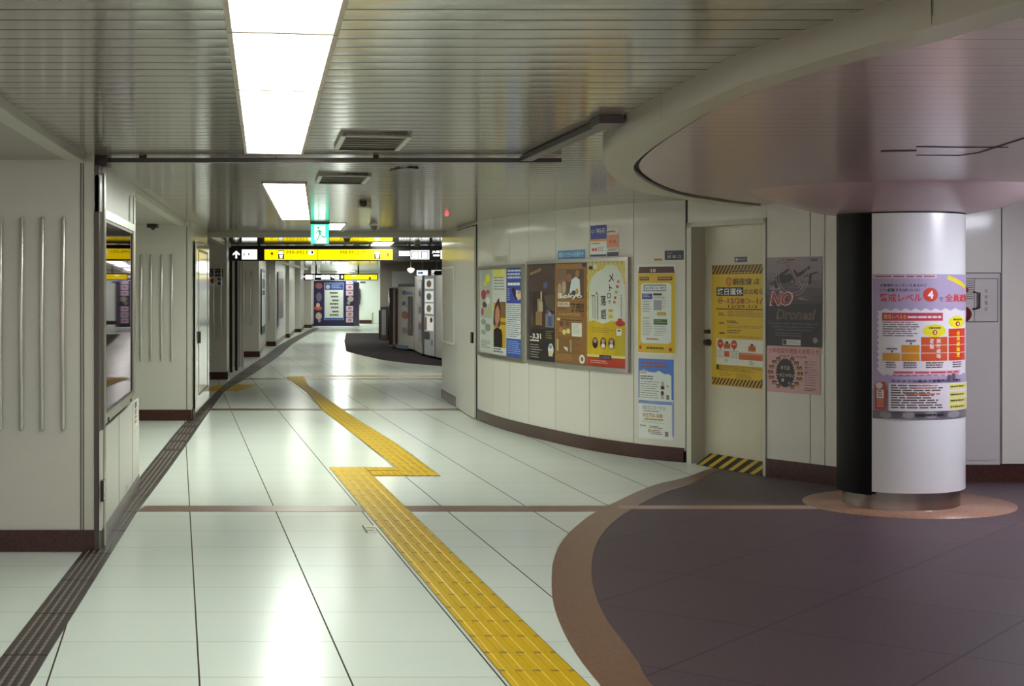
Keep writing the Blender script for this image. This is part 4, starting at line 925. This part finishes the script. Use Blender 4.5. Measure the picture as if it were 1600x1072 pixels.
slab(WB, ub(1521), ub(1522), zb(502), zb(436), .014, .0155, mat('#4d4548', .5)).build('seam', e)
def bump(px, py, r, name, h):
    c = (X(px, YB), YB-.014, zb(py)); MB().lathe(c, [(r, 0), (r*.95, .015), (r*.6, .03), (0, .036)], mat(h, .3), 24, axis='y').build(name, e)
bump(1506, 453, .03, 'call_button', '#a82f2c'); bump(1505, 491, .062, 'alarm_lamp', '#6e1c1b')
MB().tube([(X(1519, YB), YB-.014, zb(483)), (X(1527.5, YB), YB-.045, zb(481)), (X(1528, YB), YB-.045, zb(458)), (X(1520, YB), YB-.014, zb(456))], .008, mat('#3b3338', .4), 8).build('handle', e)
pr = Print(WB, ub(1537.5), ub(1542.5), zb(487), zb(452), (0, 0, 5, 35), base=.014)
for i, t in enumerate('非常電話'): pr.text(0, i*9.2, 5, i*9.2+6, t, '#8a5a34', .01)
pr.build('lettering', parent=e)
# ================================================================== COLUMN
R = 97.5 * 10.7 / F
e = thing('round_column', (CC[0], CC[1], 0), 'round column, white in front and glossy black on the left, with a flared top', 'column')
th = lambda a: a - math.pi/2 - math.atan2(CC[0], CC[1])    # angle measured from the line of sight, to the right
ed = -math.asin(42/97.5); zt = Z(334.5, 10.45)
MB().lathe((*CC, 0), [(R, .125), (R, zt)], mat('#d9d9da', .3, coat=.2, noise=.02), 40, th(ed), th(ed+math.radians(200))).build('white_cladding', e)
MB().lathe((*CC, 0), [(R+.002, .10), (R+.002, zt)], mat('#080608', .45, noise=0, spec=.12), 40, th(ed-math.radians(160)), th(ed)).build('black_cladding', e)
MB().lathe((*CC, 0), [(R-.035, 0), (R-.035, .135)], M_STEEL, 64).build('base_ring', e)
MB().lathe((*CC, 0), [(R-.04, .126), (R+.001, .126)], M_GAP, 64).build('base_gap', e)
MB().lathe((*CC, 0), [(R-.01, zt-.002), (R-.012, zt+.01)], M_GAP, 64).build('top_joint', e)
prof = [(R-.002, zt+.008)] + [(R + .62*t, zt+.008 + (SOFF+.002-zt)*t**1.35) for t in [i/14 for i in range(1, 15)]] + [(R+.64, SOFF+.02)]
MB().lathe((*CC, 0), prof, M_SOFF, 72).build('flared_top', e)
cs = Cyl(CC, R)
def cu(px): return R*math.asin(max(-.999, min(.999, (px-1407)/97.5)))
kx = lambda v: cu(1350 + v/3.97)                     # drawing units across the wrapped sheet
z0, z1 = Z(655, 10.28), Z(428.5, 10.28)
pr = Print(cs, cu(1366.5), cu(1503.8), z0, z1, (kx(66), 113, kx(611), 1012), base=.004)
def R4(x0, y0, x1, y1, h): pr.rect(kx(x0), y0, kx(x1), y1, h)
def T4(x0, y0, x1, y1, t, h, b=0): pr.text(kx(x0), y0, kx(x1), y1, t, h, b)
def L4(x0, y0, x1, y1, n, h, f=.5, rag=.3): pr.lines(kx(x0), y0, kx(x1), y1, n, h, f, rag)
def D4(x, y, rx, ry, h): pr.disc(kx(x), y, (kx(x+rx)-kx(x-rx))/2, ry, h, 24)
R4(66, 113, 611, 1012, '#a596b4'); R4(66, 830, 611, 1012, '#8d8698'); R4(66, 960, 611, 1012, '#6f6b72')
for i in range(1, 8): D4(75+i*66, 985, 34, 22, '#8f8c8e' if i % 2 else '#57545a'); pr.k -= 1
pr.k += 1
R4(72, 118, 435, 138, '#c9bcc4'); L4(80, 122, 430, 134, 1, '#a05a64', .8, 0)
T4(108, 172, 380, 192, '災害情報はいろいろあるけど', '#3c3340', .02); T4(108, 200, 340, 222, 'いつ避難すればいいの?', '#3c3340', .02)
T4(108, 232, 350, 284, '警戒レベル', '#c2341f', .018); D4(400, 240, 43, 44, '#c2341f'); T4(384, 216, 416, 264, '4', '#ece6e4', .05); T4(445, 256, 472, 282, 'で', '#3c3340', .02); T4(482, 236, 611, 284, '全員避難!', '#c2341f', .02)
pr.shape([(kx(500), 118), (kx(605), 182), (kx(600), 208), (kx(495), 144)], '#dcc93a')
def scal():
    pts = []
    for i in range(9): pts += [(115+i*57, 340), (143+i*57, 324)]
    pts = [(kx(x), y) for x, y in pts if x <= 598] + [(kx(604), 340), (kx(604), 740)]
    x = 590
    while x > 120: pts += [(kx(x), 732), (kx(x-20), 744)]; x -= 40
    y = 720
    while y > 350: pts += [(kx(104), y), (kx(92), y-18)]; y -= 36
    pr.shape(pts, '#d6d2d6')
scal()
R4(122, 352, 470, 402, '#b3344a'); T4(132, 362, 262, 392, '警戒レベルを', '#e0a860', .01); L4(268, 372, 460, 388, 1, '#e2c8cc', .8, 0)
L4(125, 408, 345, 505, 7, '#6a5a60', .45)
D4(424, 464, 66, 40, '#d8cf1e'); D4(556, 410, 42, 38, '#e0d81e'); L4(390, 440, 458, 454, 1, '#6a6420', .9, 0); D4(424, 474, 14, 16, '#b2441e'); L4(530, 390, 582, 402, 1, '#6a6420', .9, 0); D4(557, 422, 13, 15, '#b2441e')
T4(419, 464, 429, 484, '3', '#ece6e4', .02); T4(552, 414, 562, 432, '4', '#ece6e4', .02)
R4(124, 602, 225, 650, '#c98f24'); R4(234, 552, 336, 650, '#c2861f'); R4(345, 502, 495, 650, '#c24f22'); R4(503, 452, 599, 650, '#c83a1c')
for y in (600, 551, 501):
    for a, b, c in ((234, 336, 552), (345, 495, 502), (503, 599, 452)):
        if y > c: R4(a, y, b, y+3, '#ded6d0'); pr.k -= 1
pr.k += 1
for i, t in enumerate('高齢者等'): T4(432, 512+i*32, 458, 540+i*32, t, '#d9cfca', .02); pr.k -= 1
for i, t in enumerate('避難'): T4(394, 512+i*34, 418, 542+i*34, t, '#d9cfca', .02); pr.k -= 1
for i, t in enumerate('全員避難!'): T4(548, 466+i*34, 570, 494+i*34, t, '#e2cf2a', .02); pr.k -= 1
pr.k += 1
for x0, x1, y in ((148, 208, 570), (258, 316, 520)): L4(x0, y, x1, y+12, 1, '#6a5a60', .9, 0); L4((x0+x1)/2-4, y+16, (x0+x1)/2+6, y+28, 1, '#4a3a40', 1, 0)
for x0, x1 in ((145, 205), (245, 325), (372, 478), (525, 580)): L4(x0, 658, x1, 700, 3, '#5a4a50', .5, .15)
R4(185, 710, 570, 736, '#d8a8b0'); L4(190, 716, 560, 730, 1, '#b0485a', .8, 0)
T4(172, 764, 572, 784, '次のような場合で避難所から避難を', '#3a3038', .02)
for x, y in ((505, 760), (530, 750)): D4(x, y, 12, 22, '#5a545c')
R4(160, 790, 611, 962, '#d3cdd0'); L4(172, 798, 490, 950, 10, '#4f4448', .55, .35); L4(320, 800, 450, 826, 2, '#b86a4a', .5); L4(250, 850, 480, 866, 1, '#b86a4a', .6)
for y in (798, 848, 886, 924): R4(505, y, 608, y+30, '#d5d06a'); L4(512, y+10, 590, y+22, 1, '#5a5620', .8, 0)
pr.shape([(kx(82), 955), (kx(80), 800), (kx(92), 782), (kx(140), 782), (kx(150), 850), (kx(140), 955)], '#b23a2e'); D4(106, 805, 20, 20, '#d9cfca'); R4(92, 830, 132, 885, '#d9cfca'); L4(98, 836, 126, 880, 3, '#4f4448', .5); L4(94, 892, 132, 945, 4, '#d89a84', .5, 0)
L4(315, 978, 480, 990, 1, '#2a262c', .8, 0)
pr.build('poster', 'lilac evacuation notice with red numeral and stepped chart wrapped round the column', 'notice')
# ================================================================== SIGNS
def sign_board(Y, x0, x1, yt, yb, label):
    e = thing('hanging_sign', (X((x0+x1)/2, Y), Y, Z(yb, Y)), label, 'sign')
    sf = Flat((X(x0, Y), Y-.10), (X(x1, Y), Y-.10))
    return e, sf
YG = 26.6
e, SG = sign_board(YG, 350, 692, 386, 407.5, 'long hanging sign with yellow middle and black ends across the passage')
zt_, zb_ = CEIL-.012, Z(407.8, YG)
MB().box(X(350, YG), X(696, YG), YG-.1, YG+.1, zb_, zt_, mat('#0f0b0c', .3)).build('housing', e)
for px in (405, 640): MB().box(X(px, YG)-.02, X(px, YG)+.02, YG-.02, YG+.02, zt_, CEIL+.002, M_BLACK).build('hanger', e)
M_SY = mat('#ffe805', .35, noise=0, emit=.78); M_SW = mat('#ffffff', .35, noise=0, emit=1.1)
bx = lambda v: v
pr = Print(SG, u_at(SG, 350), u_at(SG, 696), Z(407.5, YG), Z(388.5, YG), (350, 388.5, 696, 407.5), base=.001)
pr.rect(351, 388.6, 695, 407.4, mat('#120c0c', .35, noise=0))
pr.rect(413.3, 390, 613.4, 406, M_SY)
def arrow(x, y, h, col, up=True, t=1.0):
    if up: pr.shape([(x-t, y+h), (x-t, y-h*.2), (x-3.4*t-1, y+h*.25), (x-3.4*t-1, y-h*.2), (x, y-h), (x+3.4*t+1, y-h*.2), (x+3.4*t+1, y+h*.25), (x+t, y-h*.2), (x+t, y+h)], col)
    else: pr.shape([(x-h, y-.45), (x+h*.35, y-.45), (x-.2*h+1, y-h*.75), (x+h*.25+1, y-h*.75), (x+h, y), (x+h*.25+1, y+h*.75), (x-.2*h+1, y+h*.75), (x+h*.35, y+.45), (x-h, y+.45)], col)
arrow(369.2, 398, 6, M_SW, True, 1.3); pr.rect(378, 390.2, 401.8, 405.4, M_SW); pr.rect(381, 396, 382.6, 400, '#c4583a'); pr.rect(388, 395.5, 389.8, 399.5, '#3a3fb0')
arrow(425, 398, 5, mat('#6b3a06', .4), True, .35); K = mat('#1a1210', .4)
for x in (434.7, 585): pr.rect(x, 391.3, x+9.2, 405, K); pr.rect(x+.8, 392.7, x+8.4, 397, M_SW); pr.rect(x+6.4, 394, x+7.6, 395.6, K); pr.rect(x+2, 398.2, x+7.2, 400.8, M_SW); pr.rect(x+2.4, 401.6, x+6.8, 403.8, M_SW)
DK = mat('#8f6a08', .4); pr.text(448, 392, 480, 397.6, 'M9-M11', DK, .0); pr.text(532, 392, 581, 397.6, 'M8·M12-M14', DK, 0)
pr.rect(482, 392, 490.5, 397.8, M_SW); pr.rect(486.5, 392.6, 489.6, 396.6, K); pr.rect(496.2, 390, 496.9, 406, mat('#b08a04', .5)); arrow(604, 398, 4.4, mat('#6b3a06', .4), False)
for i in range(2): pr.lines(623.5, 392.4+i*4.6, 640.5, 396.6+i*4.6-1.0*i, 1, M_SW, .95, 0)
for x, c in ((641.8, '#4f9c45'), (656.6, '#555259')): pr.rect(x, 391.4, x+14.2, 405.3, M_SW); pr.rect(x+1.4, 393, x+12.8, 404, mat(c, .4)); pr.rect(x+2.6, 394, x+11.6, 403, M_SW)
pr.text(675, 391.6, 687.5, 396.4, 'JR線', M_SW, .03); pr.lines(677, 398, 687, 400.8, 1, M_SW, .95, 0); pr.rect(688.6, 391.2, 694, 405, M_SW)
pr.build('sign_face', parent=e)
# second, far sign
YG2 = 57.0
e, SG2 = sign_board(YG2, 458, 591, 428, 437.5, 'small far hanging sign, yellow and black, above the dark blue board')
MB().box(X(457.5, YG2), X(590, YG2), YG2-.1, YG2+.1, Z(438, YG2), Z(427.6, YG2), M_BLACK).build('housing', e)
for px in (494, 560): MB().box(X(px, YG2)-.03, X(px, YG2)+.03, YG2-.03, YG2+.03, Z(427.6, YG2), CEIL+.002, M_BLACK).build('hanger', e)
pr = Print(SG2, u_at(SG2, 458), u_at(SG2, 589.8), Z(437.6, YG2), Z(428.4, YG2), (458, 428.4, 589.8, 437.6), base=.002)
pr.rect(458, 428.4, 589.8, 437.6, mat('#120c0c', .35, noise=0)); pr.rect(460, 429.2, 469, 437, M_SY); pr.rect(538, 429.3, 588.8, 437, M_SY)
arrow(473.7, 433, 2.8, M_SW, True, .6); pr.rect(477.3, 429.6, 488.4, 436.6, M_SW); pr.rect(490, 429.4, 491.3, 437, M_SW)
for x0, x1, y0, y1 in ((493.5, 501.5, 430.5, 433.6), (502, 508.5, 429.7, 436.7), (509, 516, 429.7, 436.7), (517, 522, 430, 432.5), (519, 522.4, 432, 434.5), (523, 530, 429.7, 436.7), (533, 536, 430.5, 435)): pr.rect(x0, y0, x1, y1, M_SW)
pr.rect(524.2, 431, 528.8, 435.4, mat('#3f7f55', .4)); pr.rect(525, 431.8, 528, 434.6, M_SW)
pr.rect(550, 430, 553, 431.8, M_SW); pr.rect(554, 430, 556, 431.8, M_SW); pr.rect(576.5, 433, 579.5, 436.8, K)
pr.shape([(583.5, 434.6), (586, 431.6), (584.6, 431.4), (587, 430.6), (586.8, 432.8), (586.3, 432), (584, 435)], mat('#6b3a06', .4)); pr.build('sign_face', parent=e)
# green exit sign
YX = 17.4
e = thing('exit_sign', (X(499.5, YX), YX, CEIL), 'small green and white running man exit sign hanging from the ceiling', 'exit sign')
MB().box(X(485.8, YX), X(513.6, YX), YX, YX+.06, Z(381, YX), Z(350, YX), mat('#2f9c84', .4)).build('housing', e)
MB().box(X(485, YX), X(514.5, YX), YX-.01, YX+.07, Z(350, YX), CEIL-.001, mat('#4a443c', .4)).build('mount', e)
SX = Flat((X(485.8, YX), YX), (X(513.6, YX), YX))
pr = Print(SX, 0, SX.L, Z(381, YX), Z(350.4, YX), (0, 0, 130, 130), base=.001)
G = mat('#2fd6ad', .4, noise=0, emit=1.0); WG = mat('#f2fff8', .4, noise=0, emit=1.5); GD = mat('#1fae8a', .4, noise=0, emit=.5)
pr.rect(0, 0, 130, 130, G); pr.shape([(26, 6), (104, 6), (104, 90), (118, 98), (108, 112), (112, 126), (40, 126), (26, 100)], WG)
pr.disc(54, 24, 8, 8, GD); pr.shape([(52, 34), (68, 38), (74, 66), (62, 72), (54, 52)], GD)
for a, b, w in (((66, 42), (82, 56), 4), ((82, 56), (92, 50), 4), ((56, 40), (40, 54), 4), ((40, 54), (44, 66), 4), ((64, 68), (54, 92), 5), ((54, 92), (40, 112), 5), ((70, 64), (84, 84), 5), ((84, 84), (104, 84), 5)):
    L = math.hypot(b[0]-a[0], b[1]-a[1]); nx, ny = -(b[1]-a[1])/L*w, (b[0]-a[0])/L*w
    pr.shape([(a[0]+nx, a[1]+ny), (b[0]+nx, b[1]+ny), (b[0]-nx, b[1]-ny), (a[0]-nx, a[1]-ny)], GD)
pr.build('sign_face', parent=e)
# ================================================================== FAR END
struct(MB().box(-11, -2, 66.6, 66.8, 0, CEIL, mat('#dcdfdc', .35)), 'wall_back')
struct(MB().box(X(561, 66.5), X(582, 66.5), 66.5, 66.62, 0, .16, M_BASE), 'baseboard_back')
YW = 47.0
struct(MB().box(X(594, YW), 3.2, YW, YW+.2, 0, CEIL, mat('#9b8c85', .4)), 'wall_back')
struct(MB().box(3.1, 3.2, 21, YW, 0, CEIL, mat('#9b958c', .4)), 'wall_right')
struct(MB().box(X(613, 46), X(650, 46), 45.9, 46.1, 0, Z(424, 46), mat('#c4c3c0', .4)), 'wall_back')
YBd = 60.8
e = thing('display_board', (X(522, YBd), YBd, 0), 'dark blue free-standing board with a white list in its middle', 'display board')
MB().box(X(487, YBd), X(553, YBd), YBd, YBd+.25, .03, Z(438.5, YBd), mat('#231c4a', .35)).build('body', e)
MB().prism([(X(553, YBd), YBd), (X(558.5, YBd), YBd+.5), (X(558.5, YBd), YBd+.7), (X(553, YBd), YBd+.25)], .03, Z(441, YBd), mat('#33235c', .4)).build('side_panel', e)
SBd = Flat((X(480, YBd), YBd), (X(610, YBd), YBd))
pr = Print(SBd, 0, SBd.L, Z(530, YBd), Z(420, YBd), (0, 0, 1267, 1072), base=.004)
pr.rect(258, 212, 556, 780, '#8f9ac0').rect(272, 225, 545, 320, '#2d3f86').disc(315, 275, 34, 34, '#b6b9c0', 16).lines(370, 240, 530, 305, 3, '#8ea0cc', .6).rect(272, 322, 545, 745, '#d9ded5').rect(272, 750, 545, 775, '#33539a')
for i, y in enumerate((355, 412, 470, 522, 578, 640, 692)): pr.lines(345+(i % 3)*18, y, 480, y+26, 1, '#3a4a3c', .9, .1)
pr.build('list_panel', parent=e)
pr = Print(SBd, 0, SBd.L, Z(530, YBd), Z(420, YBd), (0, 0, 1267, 1072), base=.004)
for x, y, rx, ry, c in ((180, 260, 55, 45, '#a05a58'), (180, 430, 44, 70, '#6a6480'), (165, 600, 62, 32, '#c05a30'), (165, 555, 30, 35, '#d0b0a0'), (175, 720, 48, 55, '#b8a8a0'), (185, 790, 22, 28, '#a08c88'), (660, 460, 48, 44, '#a89c94'), (630, 520, 28, 28, '#8c9078')): pr.disc(x, y, rx, ry, c, 14)
for y0, y1 in ((185, 235), (245, 320), (332, 408), (566, 642), (652, 735), (745, 818)): pr.rect(592, y0, 702, y1, '#cbb9cc').rect(625, y0+20, 675, y1-22, '#b07068')
pr.rect(690, 180, 760, 205, '#2f7fd0'); pr.build('picture_panel', parent=e)
Yp = 62.0
for x0, x1, y0, c, lb in ((554.5, 556.2, 444, '#7a3a2c', 'slim brown pole beside the blue board'), (559.5, 561.5, 442, '#b08f5c', 'slim tan pole before the white end wall')):
    e = thing('pole', (X(x0, Yp), Yp, 0), lb, 'pole')
    MB().lathe((X((x0+x1)/2, Yp), Yp, 0), [((x1-x0)/2/F*Yp, .01), ((x1-x0)/2/F*Yp, Z(y0, Yp))], mat(c, .4), 12).build('shaft', e)
    MB().lathe((X((x0+x1)/2, Yp), Yp, 0), [(.05, .0), (.05, .02), (.03, .03)], mat(c, .4), 16).build('foot', e)
e = thing('notice_board', (X(560, 63), 63, 1), 'small dark notice board on the white end wall edge', 'notice board')
MB().box(X(558.5, 66.5), X(562.5, 66.5), 66.46, 66.6, Z(476, 66.5), Z(451, 66.5), mat('#2c1c3a', .4)).build('panel', e)
MB().box(X(557.5, 66.5), X(563, 66.5), 66.42, 66.6, Z(468, 66.5), Z(459, 66.5), mat('#20142c', .4)).build('cross_panel', e)
pr = Print(Flat((X(563, 66.6), 66.6), (X(571, 66.6), 66.6)), 0, X(571, 66.6)-X(563, 66.6), Z(443, 66.6), Z(440, 66.6), (0, 0, 8, 3)); pr.lines(0, 0, 8, 3, 1, '#33343a', .9, 0); pr.build('wall_lettering', 'tiny dark lettering near the top of the white end wall', 'lettering')
e = thing('wall_box', (X(587, 66), 66, 0), 'white box standing against the white end wall beside the gate', 'box')
MB().box(X(582.5, 66), X(593, 66), 66, 66.5, .02, Z(490, 66), mat('#d9dcda', .35)).build('body', e)
MB().box(X(581, 66), X(583, 66), 65.98, 66.4, .02, Z(489, 66), mat('#a0977c', .4)).build('side_panel', e)
Yt = 45.0
e = thing('ticket_gate', (X(600, Yt), Yt, 0), 'grey ticket gate cabinet left of the vending machines', 'ticket gate')
MB().box(X(594.5, Yt), X(605.5, Yt), Yt, Yt+1.2, .02, Z(479.5, Yt), mat('#5b514e', .4)).build('body', e)
MB().box(X(596.5, Yt), X(603, Yt), Yt-.012, Yt, .15, Z(484, Yt), mat('#a8a29c', .35)).build('front_panel', e)
MB().box(X(594, Yt), X(606.5, Yt), Yt-.03, Yt+1.2, Z(479.5, Yt), Z(478, Yt), M_ALU).build('top', e)
MB().box(X(591.5, Yt), X(594.5, Yt), Yt+.05, Yt+.4, .02, Z(485, Yt), mat('#3c3332', .4)).build('side_panel', e)
MB().tube([(X(608.5, Yt), Yt, .02), (X(608.5, Yt), Yt, Z(452, Yt))], .02, M_ALU, 8).build('post', e)
# vending machines
A_, B_, C_ = fl(609, 543), fl(621, 543.8), fl(647, 549.6)
e = thing('vending_machine', (B_[0], B_[1], 0), 'tall ribbed grey vending machine with pictures, left of the two', 'vending machine')
h1 = Z(448.5, 38.5)
MB().prism([A_, B_, C_, (-1.55, 36.9), (-1.55, 39.6), (A_[0], 39.6)], .05, h1, mat('#d2cbc1', .35)).build('body', e)
mb = MB()
for px in (610.5, 613.5, 620.2): x = X(px, 39.1); mb.box(x-.022, x+.022, B_[1]-.05, A_[1]+.02, .08, h1-.03, mat('#2b1f1d', .4))
mb.build('groove', e)
x = X(617, 39.1); MB().box(x-.03, x+.03, B_[1]-.06, A_[1]+.02, .08, h1-.06, mat('#a8877c', .4)).build('strip_panel', e)
SV = Flat(B_, C_)
pr = Print(SV, .08, SV.L-.05, .1, h1-.02, (131, 295, 280, 870), base=.01)
for x, y, rx, ry, c in ((198, 345, 22, 22, '#3a5a96'), (235, 350, 40, 14, '#5a7ab0'), (195, 452, 20, 22, '#2f5a9c'), (222, 470, 22, 22, '#aeb0b4'), (202, 565, 28, 40, '#a3503c'), (225, 420, 16, 40, '#cfc9c4'), (200, 720, 26, 34, '#8a8a84')): pr.disc(x, y, rx, ry, c, 14)
pr.rect(232, 380, 274, 760, '#3a2826').rect(236, 520, 262, 700, '#5c3430').rect(240, 660, 270, 690, '#7a5050'); pr.build('front_picture', parent=e)
MB().prism([(B_[0]+.02, B_[1]), (C_[0], C_[1]+.4), (C_[0]+.25, C_[1]+.5), (B_[0]+.3, B_[1]+.1)], h1, h1+.08, mat('#33343c', .4)).build('top_box', e)
MB().prism([SV.pt(.5, 0, .0)[:2], SV.pt(.5, 0, .12)[:2], SV.pt(1.6, 0, .12)[:2], SV.pt(1.6, 0, 0)[:2]], .03, .12, mat('#7c8ba8', .4)).build('delivery_tray', e)
C2, D2 = fl(648, 550.5), fl(660, 556.4)
e = thing('vending_machine', (D2[0], D2[1], 0), 'plain pale vending machine between the ribbed one and the lit one', 'vending machine')
h2 = Z(430.5, 34.6)
MB().prism([C2, D2, (D2[0]+.5, D2[1]+.5), (C2[0]+.7, C2[1]+.1)], .05, h2, mat('#c3beb8', .35)).build('body', e)
SV = Flat(C2, D2)
pr = Print(SV, SV.L*.55, SV.L*.98, .3, h2-.1, (0, 0, 10, 60), base=.012); pr.rect(0, 0, 10, 60, '#a39ca4')
for i in range(7): pr.rect(1, 2+i*8, 9, 8+i*8, ('#cfc9d4', '#54485a', '#a8a0b4', '#6b4a50')[i % 4])
pr.build('product_window', parent=e); slab(SV, .1, SV.L, 0.02, .05, -.3, 0, M_BLACK).build('base', e)
E2, F2, G2 = fl(664, 557.6), fl(680, 561), fl(690.5, 563.5)
e = thing('vending_machine', (E2[0], E2[1], 0), 'white vending machine with lit product pictures by the wall end', 'vending machine')
h3 = Z(430.5, 33.2)
MB().prism([E2, F2, G2, (-.9, 32.3), (-1.3, 34.0)], .05, h3, mat('#c9c5c0', .35)).build('body', e)
SV = Flat(E2, F2)
pr = Print(SV, 0, SV.L, .06, h3-.02, (400, 190, 475, 960), base=.012, emit=.0)
pr.rect(400, 190, 475, 960, '#d9dde0'); lit = lambda h: mat(h, .3, noise=0, emit=.35)
for y0, y1, c in ((215, 310, '#a0705c'), (335, 440, '#8a9470'), (455, 555, '#b09c5c')): pr.rect(404, y0, 466, y1, lit('#dfe4e2')); pr.disc(434, (y0+y1)/2, 18, 36, c, 12)
pr.rect(404, 580, 466, 720, lit('#dcd8d0')).rect(404, 590, 420, 715, '#b08a80').disc(452, 615, 10, 26, '#3a2c28', 10).rect(402, 735, 440, 808, '#4a4440').rect(450, 810, 464, 860, '#9a948c'); pr.build('product_window', parent=e)
slab(Flat(D2, E2), 0, .2, .05, h3-.1, -.15, -.05, mat('#1a1426', .3)).build('side_gap', e)
# lit header boxes above the machines
Ys = 41.0
for x0, x1, y0, y1, kind, lb in ((651, 668.5, 422.5, 430.5, 0, 'pale blue lit sign above the vending machines'), (674, 690, 422, 430, 1, 'black and white sign above the lit vending machine')):
    e = thing('sign_box', (X(x0, Ys), Ys, Z(y1, Ys)), lb, 'sign'); MB().box(X(x0, Ys), X(x1, Ys), Ys, Ys+.12, Z(y1, Ys), Z(y0, Ys), M_TRIM).build('housing', e)
    MB().box(X((x0+x1)/2, Ys)-.02, X((x0+x1)/2, Ys)+.02, Ys+.03, Ys+.08, Z(y0, Ys), CEIL, M_TRIM).build('hanger', e)
    sfx = Flat((X(x0, Ys), Ys), (X(x1, Ys), Ys)); pr = Print(sfx, 0, sfx.L, Z(y1, Ys), Z(y0, Ys), (0, 0, 16, 8), base=.004)
    if kind == 0: pr.rect(0, 0, 16, 8, mat('#e4ecff', .4, noise=0, emit=.8)); pr.lines(2, 2.5, 9, 6, 1, '#4a78c8', .9, 0)
    else: pr.rect(0, 0, 16, 8, mat('#f4f4f4', .4, noise=0, emit=.5)); pr.rect(5, 1, 16, 8, '#17131a').disc(6, 5, 2.4, 2, '#17131a'); pr.rect(1, 5.5, 5, 6.5, '#17131a')
    pr.build('sign_face', parent=e)
Yl = 36.5; x = X(642, Yl)
e = thing('globe_lamp', (x, Yl, CEIL), 'small white faceted lamp hanging above the ribbed vending machine', 'lamp')
MB().lathe((x, Yl, Z(427, Yl)), [(0, 0), (.06, .03), (.098, .09), (.075, .12), (.03, .135)], mat('#eef3ea', .3, noise=0, emit=.7), 10, smooth=False).build('shade', e)
MB().lathe((x, Yl, Z(427, Yl)), [(.012, .13), (.012, CEIL-Z(427, Yl))], M_TRIM, 8).build('stem', e)
# ================================================================== light
w = bpy.data.worlds.new('station_air'); S.world = w; w.use_nodes = True
bg = w.node_tree.nodes['Background']; bg.inputs[0].default_value = (1, .86, .86, 1); bg.inputs[1].default_value = .55
vs = S.view_settings; vs.view_transform = 'Standard'; vs.look = 'None'; vs.gamma = 1; vs.use_curve_mapping = False; vs.exposure = .6
S.cycles.max_bounces = 10; S.cycles.diffuse_bounces = 5; S.cycles.glossy_bounces = 5; S.cycles.sample_clamp_indirect = 6; S.cycles.caustics_reflective = False
